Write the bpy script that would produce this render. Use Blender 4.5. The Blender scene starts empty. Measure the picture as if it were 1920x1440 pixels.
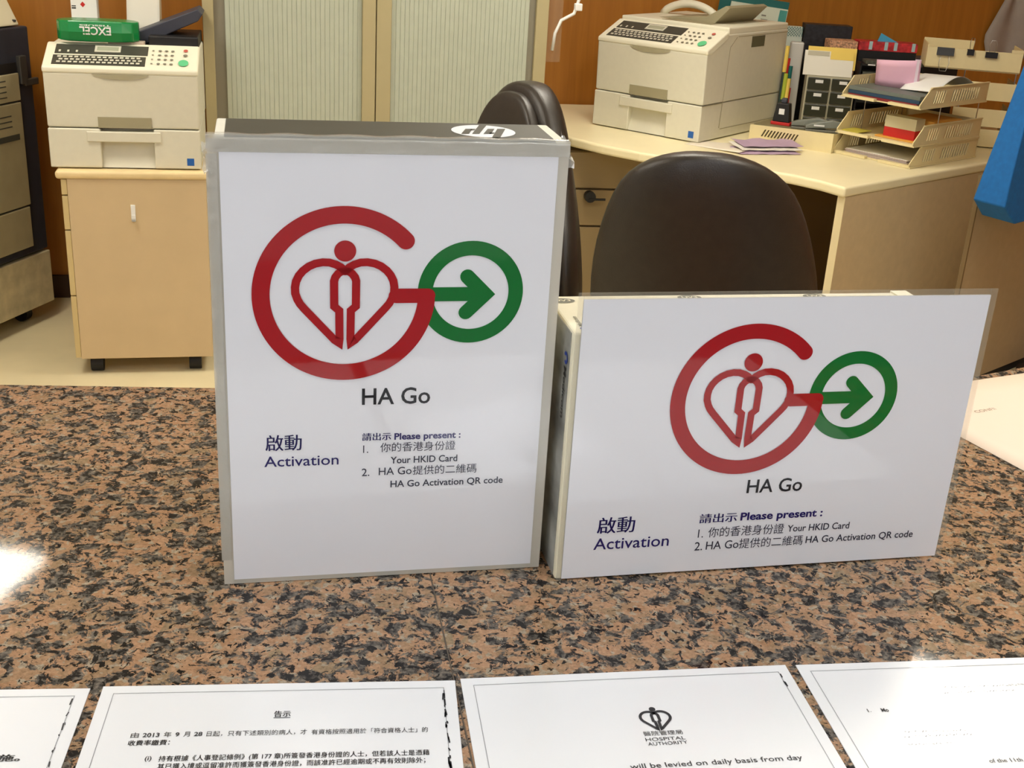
import bpy, bmesh, math, random
from mathutils import Vector, Matrix
random.seed(7)
S = bpy.context.scene
COL = S.collection
R = math.radians

# ---------------------------------------------------------------- camera
cam = bpy.data.cameras.new('camera')
cam.sensor_width = 36.0
cam.lens = 2230.97 / 1920 * 36.0
cam.clip_start = 0.02
cam_o = bpy.data.objects.new('camera', cam)
COL.objects.link(cam_o)
cr, cp = 0.060253, 0.385272
fw = Vector((0, math.cos(cp), -math.sin(cp)))
r0 = Vector((1, 0, 0)); u0 = r0.cross(fw)
rt = r0 * math.cos(cr) + u0 * math.sin(cr)
up = u0 * math.cos(cr) - r0 * math.sin(cr)
M = Matrix((rt, up, -fw)).transposed().to_4x4()
M.translation = Vector((0, 0, 1.55013))
cam_o.matrix_world = M
cam.dof.use_dof = False
S.camera = cam_o

# ---------------------------------------------------------------- world, exposure
w = bpy.data.worlds.new('world'); S.world = w; w.use_nodes = True
w.node_tree.nodes['Background'].inputs[0].default_value = (1, 0.95, 0.88, 1)
w.node_tree.nodes['Background'].inputs[1].default_value = 0.05
S.view_settings.view_transform = 'Standard'
S.view_settings.look = 'None'
S.view_settings.gamma = 1.0
S.view_settings.exposure = 0.0
S.view_settings.use_curve_mapping = False
L_BACK, L_FRONT, L_FAR = 25.0, 11.0, 38.0            # ceiling troffer brightness: staff side, then the added counter and far lights
C_BACK, C_FRONT = (1.0, 0.93, 0.80), (0.92, 0.96, 1.02)


# ---------------------------------------------------------------- materials
def lin(c):
    c = c / 255.0
    return c / 12.92 if c <= 0.04045 else ((c + 0.055) / 1.055) ** 2.4


def rgb(t): return (lin(t[0]), lin(t[1]), lin(t[2]), 1)


MATS = {}


def mat(name, col, rough=0.5, metal=0.0, alpha=1.0, coat=0.0, spec=0.5, emit=0.0, noise=0.0, nscale=30.0,
        bump=0.0, bscale=200.0, trans=0.0, stretch=None, ecol=None):
    if name in MATS: return MATS[name]
    m = bpy.data.materials.new(name); m.use_nodes = True
    nt = m.node_tree; b = nt.nodes['Principled BSDF']
    b.inputs['Base Color'].default_value = rgb(col)
    b.inputs['Roughness'].default_value = rough
    b.inputs['Metallic'].default_value = metal
    b.inputs['Alpha'].default_value = alpha
    b.inputs['Specular IOR Level'].default_value = spec
    b.inputs['Transmission Weight'].default_value = trans
    if coat:
        b.inputs['Coat Weight'].default_value = coat
        b.inputs['Coat Roughness'].default_value = 0.04
        b.inputs['Coat IOR'].default_value = 1.56
    if emit:
        b.inputs['Emission Color'].default_value = (*(ecol or (1, 1, 1)), 1)
        b.inputs['Emission Strength'].default_value = emit
    if noise or bump:
        tc = nt.nodes.new('ShaderNodeTexCoord')
        src = tc.outputs['Object']
        if stretch:
            mp = nt.nodes.new('ShaderNodeMapping'); mp.inputs['Scale'].default_value = stretch
            nt.links.new(src, mp.inputs[0]); src = mp.outputs[0]
        if noise:
            n = nt.nodes.new('ShaderNodeTexNoise'); n.inputs['Scale'].default_value = nscale
            n.inputs['Detail'].default_value = 4
            nt.links.new(src, n.inputs['Vector'])
            mx = nt.nodes.new('ShaderNodeMix'); mx.data_type = 'RGBA'
            c = rgb(col)
            mx.inputs[6].default_value = tuple(x * (1 - noise) for x in c[:3]) + (1,)
            mx.inputs[7].default_value = tuple(min(1, x * (1 + noise)) for x in c[:3]) + (1,)
            cr_ = nt.nodes.new('ShaderNodeMapRange')
            cr_.inputs[1].default_value = 0.3; cr_.inputs[2].default_value = 0.7
            nt.links.new(n.outputs[0], cr_.inputs[0])
            nt.links.new(cr_.outputs[0], mx.inputs[0])
            nt.links.new(mx.outputs[2], b.inputs['Base Color'])
        if bump:
            n2 = nt.nodes.new('ShaderNodeTexNoise'); n2.inputs['Scale'].default_value = bscale
            n2.inputs['Detail'].default_value = 3
            nt.links.new(src, n2.inputs['Vector'])
            bp = nt.nodes.new('ShaderNodeBump'); bp.inputs['Strength'].default_value = bump
            bp.inputs['Distance'].default_value = 0.002
            nt.links.new(n2.outputs[0], bp.inputs['Height'])
            nt.links.new(bp.outputs[0], b.inputs['Normal'])
    MATS[name] = m
    return m


def ramp(nt, stops, interp='LINEAR'):
    r = nt.nodes.new('ShaderNodeValToRGB'); cr_ = r.color_ramp; cr_.interpolation = interp
    while len(cr_.elements) < len(stops): cr_.elements.new(0.5)
    for e, (p, c) in zip(cr_.elements, stops):
        e.position = p; e.color = c if len(c) == 4 else (*c, 1)
    return r


def granite():
    m = bpy.data.materials.new('granite'); m.use_nodes = True
    nt = m.node_tree; b = nt.nodes['Principled BSDF']
    N = nt.nodes.new; K = nt.links.new
    tc = N('ShaderNodeTexCoord')

    def noise(sc, det=3, rgh=0.5, dist=0.0):
        n = N('ShaderNodeTexNoise'); n.inputs['Scale'].default_value = sc
        n.inputs['Detail'].default_value = det; n.inputs['Roughness'].default_value = rgh
        n.inputs['Distortion'].default_value = dist
        K(tc.outputs['Object'], n.inputs['Vector']); return n

    def thr(src, a, bb):
        r = N('ShaderNodeMapRange'); r.interpolation_type = 'SMOOTHSTEP'
        r.inputs[1].default_value = a; r.inputs[2].default_value = bb
        K(src, r.inputs[0]); return r.outputs[0]

    def mix(f, a, c):
        x = N('ShaderNodeMix'); x.data_type = 'RGBA'
        K(f, x.inputs[0])
        for i, v in ((6, a), (7, c)):
            if isinstance(v, tuple): x.inputs[i].default_value = v
            else: K(v, x.inputs[i])
        return x.outputs[2]

    vor = N('ShaderNodeTexVoronoi'); vor.inputs['Scale'].default_value = 95
    K(tc.outputs['Object'], vor.inputs['Vector'])
    base = ramp(nt, [(0.0, rgb((160, 122, 90))), (0.45, rgb((180, 142, 110))), (0.75, rgb((156, 126, 96))), (1.0, rgb((146, 128, 100)))])
    K(vor.outputs['Color'], base.inputs[0])
    c = base.outputs[0]
    cream = thr(noise(150, 3).outputs[0], 0.56, 0.62)
    c = mix(cream, c, rgb((166, 152, 130)))
    tone = N('ShaderNodeMix'); tone.data_type = 'RGBA'; tone.blend_type = 'MULTIPLY'; tone.inputs[0].default_value = 1.0
    tr_ = ramp(nt, [(0.3, (0.62, 0.60, 0.56)), (0.7, (1.18, 1.16, 1.14))])
    K(noise(330, 4, 0.7).outputs[0], tr_.inputs[0]); K(c, tone.inputs[6]); K(tr_.outputs[0], tone.inputs[7])
    c = tone.outputs[2]
    cl = thr(noise(78, 6, 0.70, 0.5).outputs[0], 0.495, 0.535)       # grey mineral clusters
    fine = noise(230, 4, 0.6)
    grey = ramp(nt, [(0.36, rgb((44, 42, 40))), (0.5, rgb((88, 82, 74))), (0.66, rgb((126, 116, 102)))])
    K(fine.outputs[0], grey.inputs[0])
    c = mix(cl, c, grey.outputs[0])
    blk = thr(noise(170, 3, 0.6, 0.5).outputs[0], 0.585, 0.615)
    c = mix(blk, c, rgb((30, 27, 25)))
    inner = N('ShaderNodeMath'); inner.operation = 'MULTIPLY'
    K(cl, inner.inputs[0]); K(thr(noise(120, 4, 0.6, 0.8).outputs[0], 0.50, 0.56), inner.inputs[1])
    c = mix(inner.outputs[0], c, rgb((38, 35, 33)))
    K(c, b.inputs['Base Color'])
    b.inputs['Roughness'].default_value = 0.06
    b.inputs['Specular IOR Level'].default_value = 0.22
    return m


def wood():
    m = bpy.data.materials.new('wood_panel'); m.use_nodes = True
    nt = m.node_tree; b = nt.nodes['Principled BSDF']
    tc = nt.nodes.new('ShaderNodeTexCoord'); mp = nt.nodes.new('ShaderNodeMapping')
    mp.inputs['Scale'].default_value = (14, 14, 0.8)
    nt.links.new(tc.outputs['Object'], mp.inputs[0])
    n = nt.nodes.new('ShaderNodeTexNoise'); n.inputs['Scale'].default_value = 2.2
    n.inputs['Detail'].default_value = 6; n.inputs['Distortion'].default_value = 0.6
    nt.links.new(mp.outputs[0], n.inputs['Vector'])
    r = ramp(nt, [(0.3, rgb((164, 104, 30))), (0.55, rgb((176, 114, 36))), (0.75, rgb((184, 122, 42)))])
    nt.links.new(n.outputs[0], r.inputs[0])
    nt.links.new(r.outputs[0], b.inputs['Base Color'])
    b.inputs['Roughness'].default_value = 0.45
    return m


GRANITE = granite(); WOOD = wood()
m_floor = mat('floor_vinyl', (226, 212, 172), 0.45, noise=0.05, nscale=6)
m_ceil = mat('ceiling_tile', (235, 232, 222), 0.8, noise=0.03, nscale=80)
m_plaster = mat('plaster', (222, 222, 222), 0.8, noise=0.03, nscale=10)
m_skirt = mat('skirting', (62, 38, 20), 0.5, noise=0.1, nscale=20)
m_paper = mat('laminated_paper', (232, 232, 234), 0.35, spec=0.1, coat=1.0)
m_notice = mat('laminated_notice', (236, 236, 234), 0.35, coat=0.6)
m_plain = mat('plain_paper', (232, 228, 214), 0.7)
m_cream_paper = mat('cream_paper', (236, 214, 190), 0.7)
m_red = mat('print_red', (164, 10, 18), 0.35, spec=0.1, coat=1.0)
m_green = mat('print_green', (8, 108, 40), 0.35, spec=0.1, coat=1.0)
m_black = mat('print_black', (34, 34, 38), 0.35, spec=0.1, coat=0.6)
m_navy = mat('print_navy', (36, 28, 92), 0.35, spec=0.1, coat=0.6)
m_grey = mat('print_grey', (52, 52, 66), 0.35, spec=0.1, coat=0.6)
m_ink = mat('ink', (40, 40, 42), 0.5)
m_faint = mat('faint_ink', (150, 150, 150), 0.5)
m_brownink = mat('brown_ink', (150, 122, 92), 0.6)
m_pouch = mat('laminate_edge', (224, 218, 202), 0.15, alpha=0.6, coat=0.8)
m_pouch_clear = mat('laminate_clear', (206, 198, 176), 0.12, alpha=0.16, coat=0.6)
m_tape = mat('clear_tape', (205, 202, 190), 0.18, alpha=0.45, coat=1.0, bump=0.9, bscale=90)
m_carton = mat('white_card', (228, 222, 200), 0.6, noise=0.03, nscale=60)
m_carton2 = mat('cream_card', (236, 228, 198), 0.6, noise=0.03, nscale=60)
m_dark = mat('carton_print', (66, 66, 54), 0.5, noise=0.08, nscale=50)
m_dark_side = mat('grey_photo_print', (150, 150, 142), 0.4, noise=0.6, nscale=26, stretch=(1, 0.7, 1.3))
m_olive = mat('olive_ink', (96, 94, 74), 0.5)
m_blue_ink = mat('blue_ink', (28, 58, 140), 0.5)
m_fax = mat('fax_shell', (220, 216, 196), 0.5, noise=0.02, nscale=40, bump=0.05, bscale=900)
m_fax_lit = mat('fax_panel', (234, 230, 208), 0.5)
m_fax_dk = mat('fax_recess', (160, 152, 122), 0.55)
m_key_bg = mat('key_panel', (66, 66, 58), 0.5)
m_key = mat('key_cap', (206, 204, 186), 0.5)
m_key_grey = mat('key_grey', (120, 118, 104), 0.5)
m_lcd = mat('lcd', (170, 172, 150), 0.25)
m_mint = mat('mint_button', (96, 196, 140), 0.4)
m_redb = mat('red_button', (190, 92, 80), 0.4)
m_blue_st = mat('blue_sticker', (30, 96, 176), 0.4)
m_blackp = mat('black_plastic', (24, 24, 26), 0.45)
m_rubber = mat('rubber', (16, 16, 18), 0.6)
m_slate = mat('slate_plastic', (58, 60, 72), 0.5, noise=0.05, nscale=30)
m_copier_dk = mat('copier_dark', (44, 47, 58), 0.5, noise=0.08, nscale=20)
m_copier = mat('copier_beige', (160, 150, 118), 0.5, noise=0.06, nscale=14)
m_ped = mat('pedestal_laminate', (208, 184, 144), 0.5, noise=0.03, nscale=10)
m_ped_front = mat('pedestal_front', (206, 184, 132), 0.5, noise=0.03, nscale=10)
m_ped_top = mat('pedestal_top', (232, 208, 156), 0.45, noise=0.06, nscale=24)
m_desk = mat('desk_laminate', (250, 238, 196), 0.35, noise=0.02, nscale=9)
m_desk_edge = mat('desk_edging', (236, 220, 176), 0.4)
m_desk_pan = mat('desk_panel', (212, 190, 150), 0.5, noise=0.04, nscale=30)
m_part = mat('screen_panel', (182, 162, 126), 0.55, noise=0.04, nscale=30)
m_cab = mat('cabinet_frame', (180, 168, 128), 0.5, noise=0.03, nscale=8)
m_shut = mat('cabinet_shutter', (184, 190, 172), 0.5, noise=0.03, nscale=30)
m_cab_gap = mat('cabinet_channel', (136, 130, 112), 0.5)
m_leather = mat('leather', (46, 40, 34), 0.38, noise=0.12, nscale=50, bump=0.25, bscale=420)
m_tray = mat('tray_plastic', (232, 216, 166), 0.4, noise=0.02, nscale=30)
m_steel = mat('steel', (200, 200, 196), 0.3, metal=1.0)
m_blue_bag = mat('nonwoven_blue', (4, 98, 168), 0.75, noise=0.1, nscale=60, bump=0.3, bscale=900)
m_white = mat('white_print', (236, 236, 232), 0.5)
m_yellow = mat('yellow', (236, 206, 96), 0.55)
m_pink = mat('pink_paper', (232, 184, 206), 0.7)
m_teal = mat('teal', (12, 96, 92), 0.5)
m_navyf = mat('navy_folder', (34, 64, 92), 0.45)
m_maroon = mat('maroon', (128, 34, 40), 0.5)
m_redp = mat('red_card', (196, 36, 32), 0.5)
m_orange = mat('manila', (222, 160, 66), 0.6)
m_sky = mat('sky_card', (70, 166, 206), 0.5)
m_tissue_green = mat('green_film', (10, 128, 62), 0.25, bump=0.5, bscale=40)
m_greyfab = mat('grey_sheet', (170, 160, 150), 0.8, noise=0.06, nscale=14)
m_drawer = mat('smoke_drawer', (52, 54, 42), 0.25)
m_floral = mat('floral_print', (196, 150, 116), 0.6, noise=0.7, nscale=120)
m_diff = mat('troffer_back', (255, 255, 255), 0.5, emit=L_BACK, ecol=C_BACK)
m_diff3 = mat('added_troffer_far', (255, 255, 255), 0.5, emit=L_FAR, ecol=C_FRONT)
m_diff2 = mat('added_troffer_front', (255, 255, 255), 0.5, emit=L_FRONT, ecol=C_FRONT)


# ---------------------------------------------------------------- mesh helpers
class MB:
    def __init__(s): s.v = []; s.f = []

    def add(s, vs, fs):
        n = len(s.v); s.v += [tuple(p) for p in vs]; s.f += [tuple(i + n for i in f) for f in fs]; return s

    def poly(s, pts): return s.add(pts, [tuple(range(len(pts)))])

    def box(s, x0, x1, y0, y1, z0, z1):
        return s.add([(x, y, z) for z in (z0, z1) for y in (y0, y1) for x in (x0, x1)],
                     [(0, 2, 3, 1), (4, 5, 7, 6), (0, 1, 5, 4), (2, 6, 7, 3), (0, 4, 6, 2), (1, 3, 7, 5)])

    def prism(s, pts, fn0, fn1):
        """pts 2-D counter-clockwise; fn0/fn1 map a 2-D point to the two end faces"""
        n = len(pts)
        return s.add([fn0(*p) for p in pts] + [fn1(*p) for p in pts],
                     [tuple(range(n))[::-1], tuple(range(n, 2 * n))] +
                     [(i, (i + 1) % n, n + (i + 1) % n, n + i) for i in range(n)])

    def px(s, pts, x0, x1): return s.prism(pts, lambda y, z: (x0, y, z), lambda y, z: (x1, y, z))

    def pz(s, pts, z0, z1): return s.prism(pts, lambda x, y: (x, y, z0), lambda x, y: (x, y, z1))

    def py(s, pts, y0, y1): return s.prism(pts, lambda x, z: (x, y1, z), lambda x, z: (x, y0, z))

    def tube(s, pts, r, n=8, cap=True):
        pts = [Vector(p) for p in pts]; rs = r if isinstance(r, (list, tuple)) else [r] * len(pts)
        rings = []; prev = None
        for i, p in enumerate(pts):
            t = (pts[min(i + 1, len(pts) - 1)] - pts[max(i - 1, 0)]).normalized()
            a = prev if prev is not None else (Vector((0, 0, 1)) if abs(t.z) < 0.9 else Vector((1, 0, 0)))
            a = (a - t * a.dot(t)).normalized(); prev = a; b = t.cross(a)
            rings.append([p + (a * math.cos(k * 2 * math.pi / n) + b * math.sin(k * 2 * math.pi / n)) * rs[i] for k in range(n)])
        return s.loft(rings, cap)

    def loft(s, rings, cap=True, close=True):
        n = len(rings[0]); vs = [p for r_ in rings for p in r_]; fs = []
        for i in range(len(rings) - 1):
            for k in range(n if close else n - 1):
                k2 = (k + 1) % n
                fs.append((i * n + k, i * n + k2, (i + 1) * n + k2, (i + 1) * n + k))
        if cap and close:
            fs.append(tuple(range(n))[::-1]); fs.append(tuple((len(rings) - 1) * n + k for k in range(n)))
        return s.add(vs, fs)

    def cyl(s, p0, p1, r, n=16): return s.tube([p0, p1], r, n)

    def grid(s, fn, nu, nv):
        vs = [fn(i / nu, j / nv) for j in range(nv + 1) for i in range(nu + 1)]
        fs = [(j * (nu + 1) + i, j * (nu + 1) + i + 1, (j + 1) * (nu + 1) + i + 1, (j + 1) * (nu + 1) + i) for j in range(nv) for i in range(nu)]
        return s.add(vs, fs)

    def build(s, name, m, parent=None, smooth=False, bevel=0.0, seg=2, solid=0.0, subsurf=0, xf=None):
        me = bpy.data.meshes.new(name)
        me.from_pydata([tuple(p) for p in s.v], [], s.f)
        bm = bmesh.new(); bm.from_mesh(me)
        if xf is not None: bm.transform(xf)
        bmesh.ops.recalc_face_normals(bm, faces=bm.faces) if not solid and s.closed(bm) else None
        if bevel:
            es = [e for e in bm.edges if len(e.link_faces) == 2 and e.calc_face_angle(0) > 0.5]
            bmesh.ops.bevel(bm, geom=es, offset=bevel, segments=seg, profile=0.5, affect='EDGES', clamp_overlap=True)
        bm.to_mesh(me); bm.free()
        me.materials.append(m)
        if smooth:
            for p in me.polygons: p.use_smooth = True
        o = bpy.data.objects.new(name, me); COL.objects.link(o)
        if parent is not None: o.parent = parent
        if solid:
            md = o.modifiers.new('solid', 'SOLIDIFY'); md.thickness = solid; md.offset = -1
        if subsurf:
            md = o.modifiers.new('sub', 'SUBSURF'); md.levels = subsurf; md.render_levels = subsurf
        return o

    @staticmethod
    def closed(bm): return all(len(e.link_faces) == 2 for e in bm.edges)


def tag(o, label=None, cat=None, group=None, kind=None):
    if label: o['label'] = label
    if cat: o['category'] = cat
    if group: o['group'] = group
    if kind: o['kind'] = kind
    return o


def thing(name, label, cat, loc, yaw=0.0, group=None, rot=None):
    o = bpy.data.objects.new(name, None); COL.objects.link(o)
    o.empty_display_size = 0.05
    o.location = loc; o.rotation_euler = rot if rot else (0, 0, yaw)
    return tag(o, label, cat, group)


def dup(root, loc, yaw, label):
    c = root.copy(); COL.objects.link(c); c.location = loc; c.rotation_euler = (0, 0, yaw); c['label'] = label
    for ch in list(root.children):
        d = ch.copy(); COL.objects.link(d); d.parent = c
        for g in list(ch.children):
            e = g.copy(); COL.objects.link(e); e.parent = d
    return c


class Frame:
    def __init__(s, o, yaw): s.o = Vector(o); s.yaw = yaw; s.X = Vector((math.cos(yaw), math.sin(yaw), 0)); s.Y = Vector((-math.sin(yaw), math.cos(yaw), 0))

    def w(s, x, y, z=0.0): return s.o + s.X * x + s.Y * y + Vector((0, 0, z))


# ---------------------------------------------------------------- lettering
def text_mesh(body, bold=0.0):
    cu = bpy.data.curves.new('lettering', 'FONT'); cu.body = body; cu.offset = bold; cu.resolution_u = 3
    o = bpy.data.objects.new('lettering', cu); COL.objects.link(o)
    dg = bpy.context.evaluated_depsgraph_get()
    me = bpy.data.meshes.new_from_object(o.evaluated_get(dg))
    vs = [(v.co.x, v.co.y) for v in me.vertices]; fs = [tuple(p.vertices) for p in me.polygons]
    bpy.data.objects.remove(o); bpy.data.curves.remove(cu); bpy.data.meshes.remove(me)
    return vs, fs


CAP = None


def lettering(name, lines, m, parent, to3):
    """lines: (string, u0, u1, baseline v, cap height, bold); to3 maps (u, v) to a 3-D point"""
    global CAP
    if CAP is None:
        CAP = max(p[1] for p in text_mesh('H')[0])
    mb = MB()
    for (t, a, b, v0, h, bold) in lines:
        cjk = any(ord(ch) > 0x2E80 for ch in t)
        vs, fs = text_mesh(t, 0.0 if cjk else bold)
        if not vs: continue
        x0 = min(p[0] for p in vs); x1 = max(p[0] for p in vs)
        sx = (b - a) / (x1 - x0); sy = h / CAP
        for du in ((0.0, bold * 3.2 * sx) if cjk and bold > 0.005 else (0.0,)):      # heavy strokes: struck twice
            mb.add([to3(a + (x - x0) * sx + du, v0 + y * sy) for x, y in vs], fs)
    return mb.build(name, m, parent)


def stroke(mb, pts, wd, to3, n=10):
    """flat stroke along 2-D points: one mitred strip with round ends, nowhere overlapping itself"""
    P = [Vector(p).to_2d() for p in pts]; h = wd / 2
    L, Rr = [], []
    for i, p in enumerate(P):
        d0 = (P[i] - P[i - 1]).normalized() if i else None
        d1 = (P[i + 1] - P[i]).normalized() if i < len(P) - 1 else None
        d0 = d0 or d1; d1 = d1 or d0
        n0 = Vector((-d0.y, d0.x)); n1 = Vector((-d1.y, d1.x)); m_ = n0 + n1
        m_ = m_.normalized() if m_.length > 1e-6 else n0
        k_ = h / max(0.30, m_.dot(n0))
        L.append(p + m_ * k_); Rr.append(p - m_ * k_)
    for i in range(len(P) - 1):
        mb.poly([to3(*Rr[i]), to3(*Rr[i + 1]), to3(*L[i + 1]), to3(*L[i])])
    for p, d in ((P[0], P[0] - P[1]), (P[-1], P[-1] - P[-2])):
        a0 = math.atan2(d.y, d.x)
        mb.poly([to3(p.x + h * math.cos(a0 - math.pi / 2 + math.pi * k / n), p.y + h * math.sin(a0 - math.pi / 2 + math.pi * k / n)) for k in range(n + 1)])


def ring(mb, cx, cy, r0, r1, a0, a1, to3, n=72):
    for k in range(n):
        t0 = R(a0 + (a1 - a0) * k / n); t1 = R(a0 + (a1 - a0) * (k + 1) / n)
        mb.poly([to3(cx + r0 * math.cos(t0), cy + r0 * math.sin(t0)), to3(cx + r1 * math.cos(t0), cy + r1 * math.sin(t0)),
                 to3(cx + r1 * math.cos(t1), cy + r1 * math.sin(t1)), to3(cx + r0 * math.cos(t1), cy + r0 * math.sin(t1))])


def disc(mb, cx, cy, r, to3, n=40, ry=None):
    ry = ry or r
    mb.poly([to3(cx + r * math.cos(k * 2 * math.pi / n), cy + ry * math.sin(k * 2 * math.pi / n)) for k in range(n)])


# heart-and-figure emblem, millimetres about the centre of the big ring
HEART = [(0.2, 16.1), (-2.5, 18.8), (-5.6, 20.6), (-9.6, 21.9), (-13.9, 22.1), (-18.6, 21.2), (-22.6, 19.4), (-26.2, 16.6), (-28.8, 13.4),
         (-30.6, 9.6), (-31.3, 5.6), (-31.2, 1.6), (-29.9, -2.4), (-28.2, -5.6), (-25.8, -8.6), (-6.4, -30.4), (-3.6, -32.4), (-3.3, -29.6), (-3.5, -10.2), (-6.7, -7.4), (-6.8, 9.6),
         (-6.0, 12.2), (-4.2, 14.6), (-2.4, 15.9), (0.2, 16.4)]


def lay(front, d): return lambda u, v: front(u, v, d)


def figure(mb, front, wd=5.2, d=0.0, st=0.00005):
    stroke(mb, HEART, wd, lay(front, d))
    stroke(mb, [(0.4 - x, y) for x, y in HEART], wd, lay(front, d + st))
    disc(mb, 0.2, 29.4, 6.9, lay(front, d))


def go_logo(parent, cx, cy, s, front):
    """the red G with the heart figure and the green o with its arrow, printed on a sheet"""
    at = lambda u, v, d: front(cx + u * s, cy + v * s, d)
    g = MB()
    ring(g, 81.8, 1.2, 25.2, 34.9, 0, 360, lay(at, .0003))
    stroke(g, [(50, 0.2), (88, 0.2)], 9.6, lay(at, .00035))
    stroke(g, [(79.2, 12.2), (91.4, 0.0), (79.0, -12.4)], 9.6, lay(at, .0004))
    g.build('green_arrow_ring', m_green, parent)
    b = MB()
    rm = 52.8
    arc = [(rm * math.cos(R(q)), rm * math.sin(R(q))) for q in [43 + 313 * k / 90 for k in range(91)]]
    stroke(b, arc, 11.2, lay(at, .0005), 14)
    stroke(b, [(33.0, -0.6), (53.6, -0.6)], 9.8, lay(at, .00055))
    figure(b, at, 5.2, .0006)
    b.build('red_heart_ring', m_red, parent)


# ---------------------------------------------------------------- room shell
HC = 1.1
WF = Frame((0.12, 4.866, 0), R(12))          # back wall: local y = 0


def shell(name, m, x0, x1, y0, y1, z0, z1):
    o = MB().box(x0, x1, y0, y1, z0, z1).build(name, m)
    o.location = WF.o; o.rotation_euler = (0, 0, WF.yaw)
    return tag(o, kind='structure')


shell('floor', m_floor, -3.4, 2.8, -4.4, 0.66, -0.1, 0.0)
shell('floor_public', mat('unseen_floor_dark', (104, 104, 106), 0.4, noise=0.05, nscale=8), -3.4, 2.8, -8.6, -4.4, -0.1, 0.0)  # unseen floor, made dark to dim its reflection in the signs
shell('ceiling', m_ceil, -3.4, 2.8, -8.6, 0.66, 2.6, 2.7)
shell('wall_back', WOOD, -0.30, 2.8, 0.56, 0.66, 0.0, 2.6)
shell('wall_back_left', WOOD, -3.4, -0.30, 0.0, 0.1, 0.0, 2.6)
shell('wall_return', WOOD, -0.40, -0.30, 0.1, 0.66, 0.0, 2.6)
shell('wall_left', m_plaster, -3.4, -3.3, -8.6, 0.0, 0.0, 2.6)
shell('wall_right', WOOD, 2.7, 2.8, -8.6, 0.56, 0.0, 2.6)
shell('wall_front', m_plaster, -3.3, 2.7, -8.6, -8.5, 0.0, 2.6)
shell('baseboard_back', m_skirt, -0.3, 2.7, 0.545, 0.56, 0.0, 0.09)
shell('baseboard_left', m_skirt, -3.3, -0.3, -0.015, 0.0, 0.0, 0.09)


# ceiling troffers, one pair seen mirrored in the counter and in a notice, the others unseen and added
def troffer(label, x, y, yaw, lx, ly, m):
    t = thing('ceiling_light', label, 'light', (x, y, 2.6), yaw, 'recessed ceiling troffers')
    f = MB()
    for a in ((-lx / 2 - .03, lx / 2 + .03, -ly / 2 - .03, -ly / 2), (-lx / 2 - .03, lx / 2 + .03, ly / 2, ly / 2 + .03),
              (-lx / 2 - .03, -lx / 2, -ly / 2, ly / 2), (lx / 2, lx / 2 + .03, -ly / 2, ly / 2)):
        f.box(*a, -0.02, 0.0)
    f.build('frame', m_white, t)
    MB().box(-lx / 2, lx / 2, -ly / 2, ly / 2, -0.012, -0.002).build('diffuser', m, t)
    return t


troffer('square ceiling light over the copier corner, mirrored at the left of the granite', -1.73, 2.90, R(-11), 0.6, 0.6, m_diff)
troffer('long narrow ceiling light mirrored in the rightmost notice', 1.01, 2.30, R(-29), 0.27, 1.2, m_diff)
troffer('unseen square ceiling light added over the leather chairs', 0.28, 3.85, R(-11), 0.6, 0.6, m_diff)  # added to make the back of the room brighter and warmer
troffer('unseen ceiling light added straight above the left part of the counter', -0.85, 0.30, R(-11), 0.6, 0.6, m_diff2)  # added overhead so the notices get more light than the upright signs
troffer('unseen ceiling light added straight above the right part of the counter', 0.80, 0.55, R(-11), 0.6, 0.6, m_diff2)  # partner of the added overhead light on the left
troffer('unseen fill light added far behind over the left of the public side', -1.3, -2.6, R(-11), 0.6, 0.6, m_diff3)  # added to light the front walls and fill the sign faces
troffer('unseen fill light added far behind over the right of the public side', 1.5, -2.4, R(-11), 0.6, 0.6, m_diff3)  # second added fill light, same purpose

# ---------------------------------------------------------------- granite reception counter
t = thing('reception_counter', 'reception counter topped with speckled pink and grey granite', 'counter', (0, 0, 0))
LS = [(-1.75, .09), (0.04, .30), (-0.12, 1.074), (-1.75, .882)]
RS = [(0.0406, .3002), (0.45, .40), (0.9, .62), (1.35, .95), (1.0, 1.60), (0.75, 1.375), (0.57, 1.252), (0.5, 1.212), (0.3, 1.155), (-0.1194, 1.0742)]
MB().pz(LS, HC - 0.04, HC).build('countertop', GRANITE, t, bevel=0.0008)
MB().pz(RS, HC - 0.04, HC).build('countertop', GRANITE, t, bevel=0.0008)
MB().pz([(0.0399, .301), (0.0407, .301), (-0.1193, 1.073), (-0.1201, 1.073)], HC - 0.03, HC - 0.0002).build('joint', mat('joint_filler', (92, 80, 66), 0.7), t)
MB().pz([(-1.7, .19), (0.04, .39), (0.42, .48), (0.86, .69), (1.2, .95), (0.98, 1.44), (0.72, 1.25), (0.5, 1.09), (-0.12, .95), (-1.7, .76)], 0.0, HC - 0.04).build('base_panel', WOOD, t)

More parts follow.
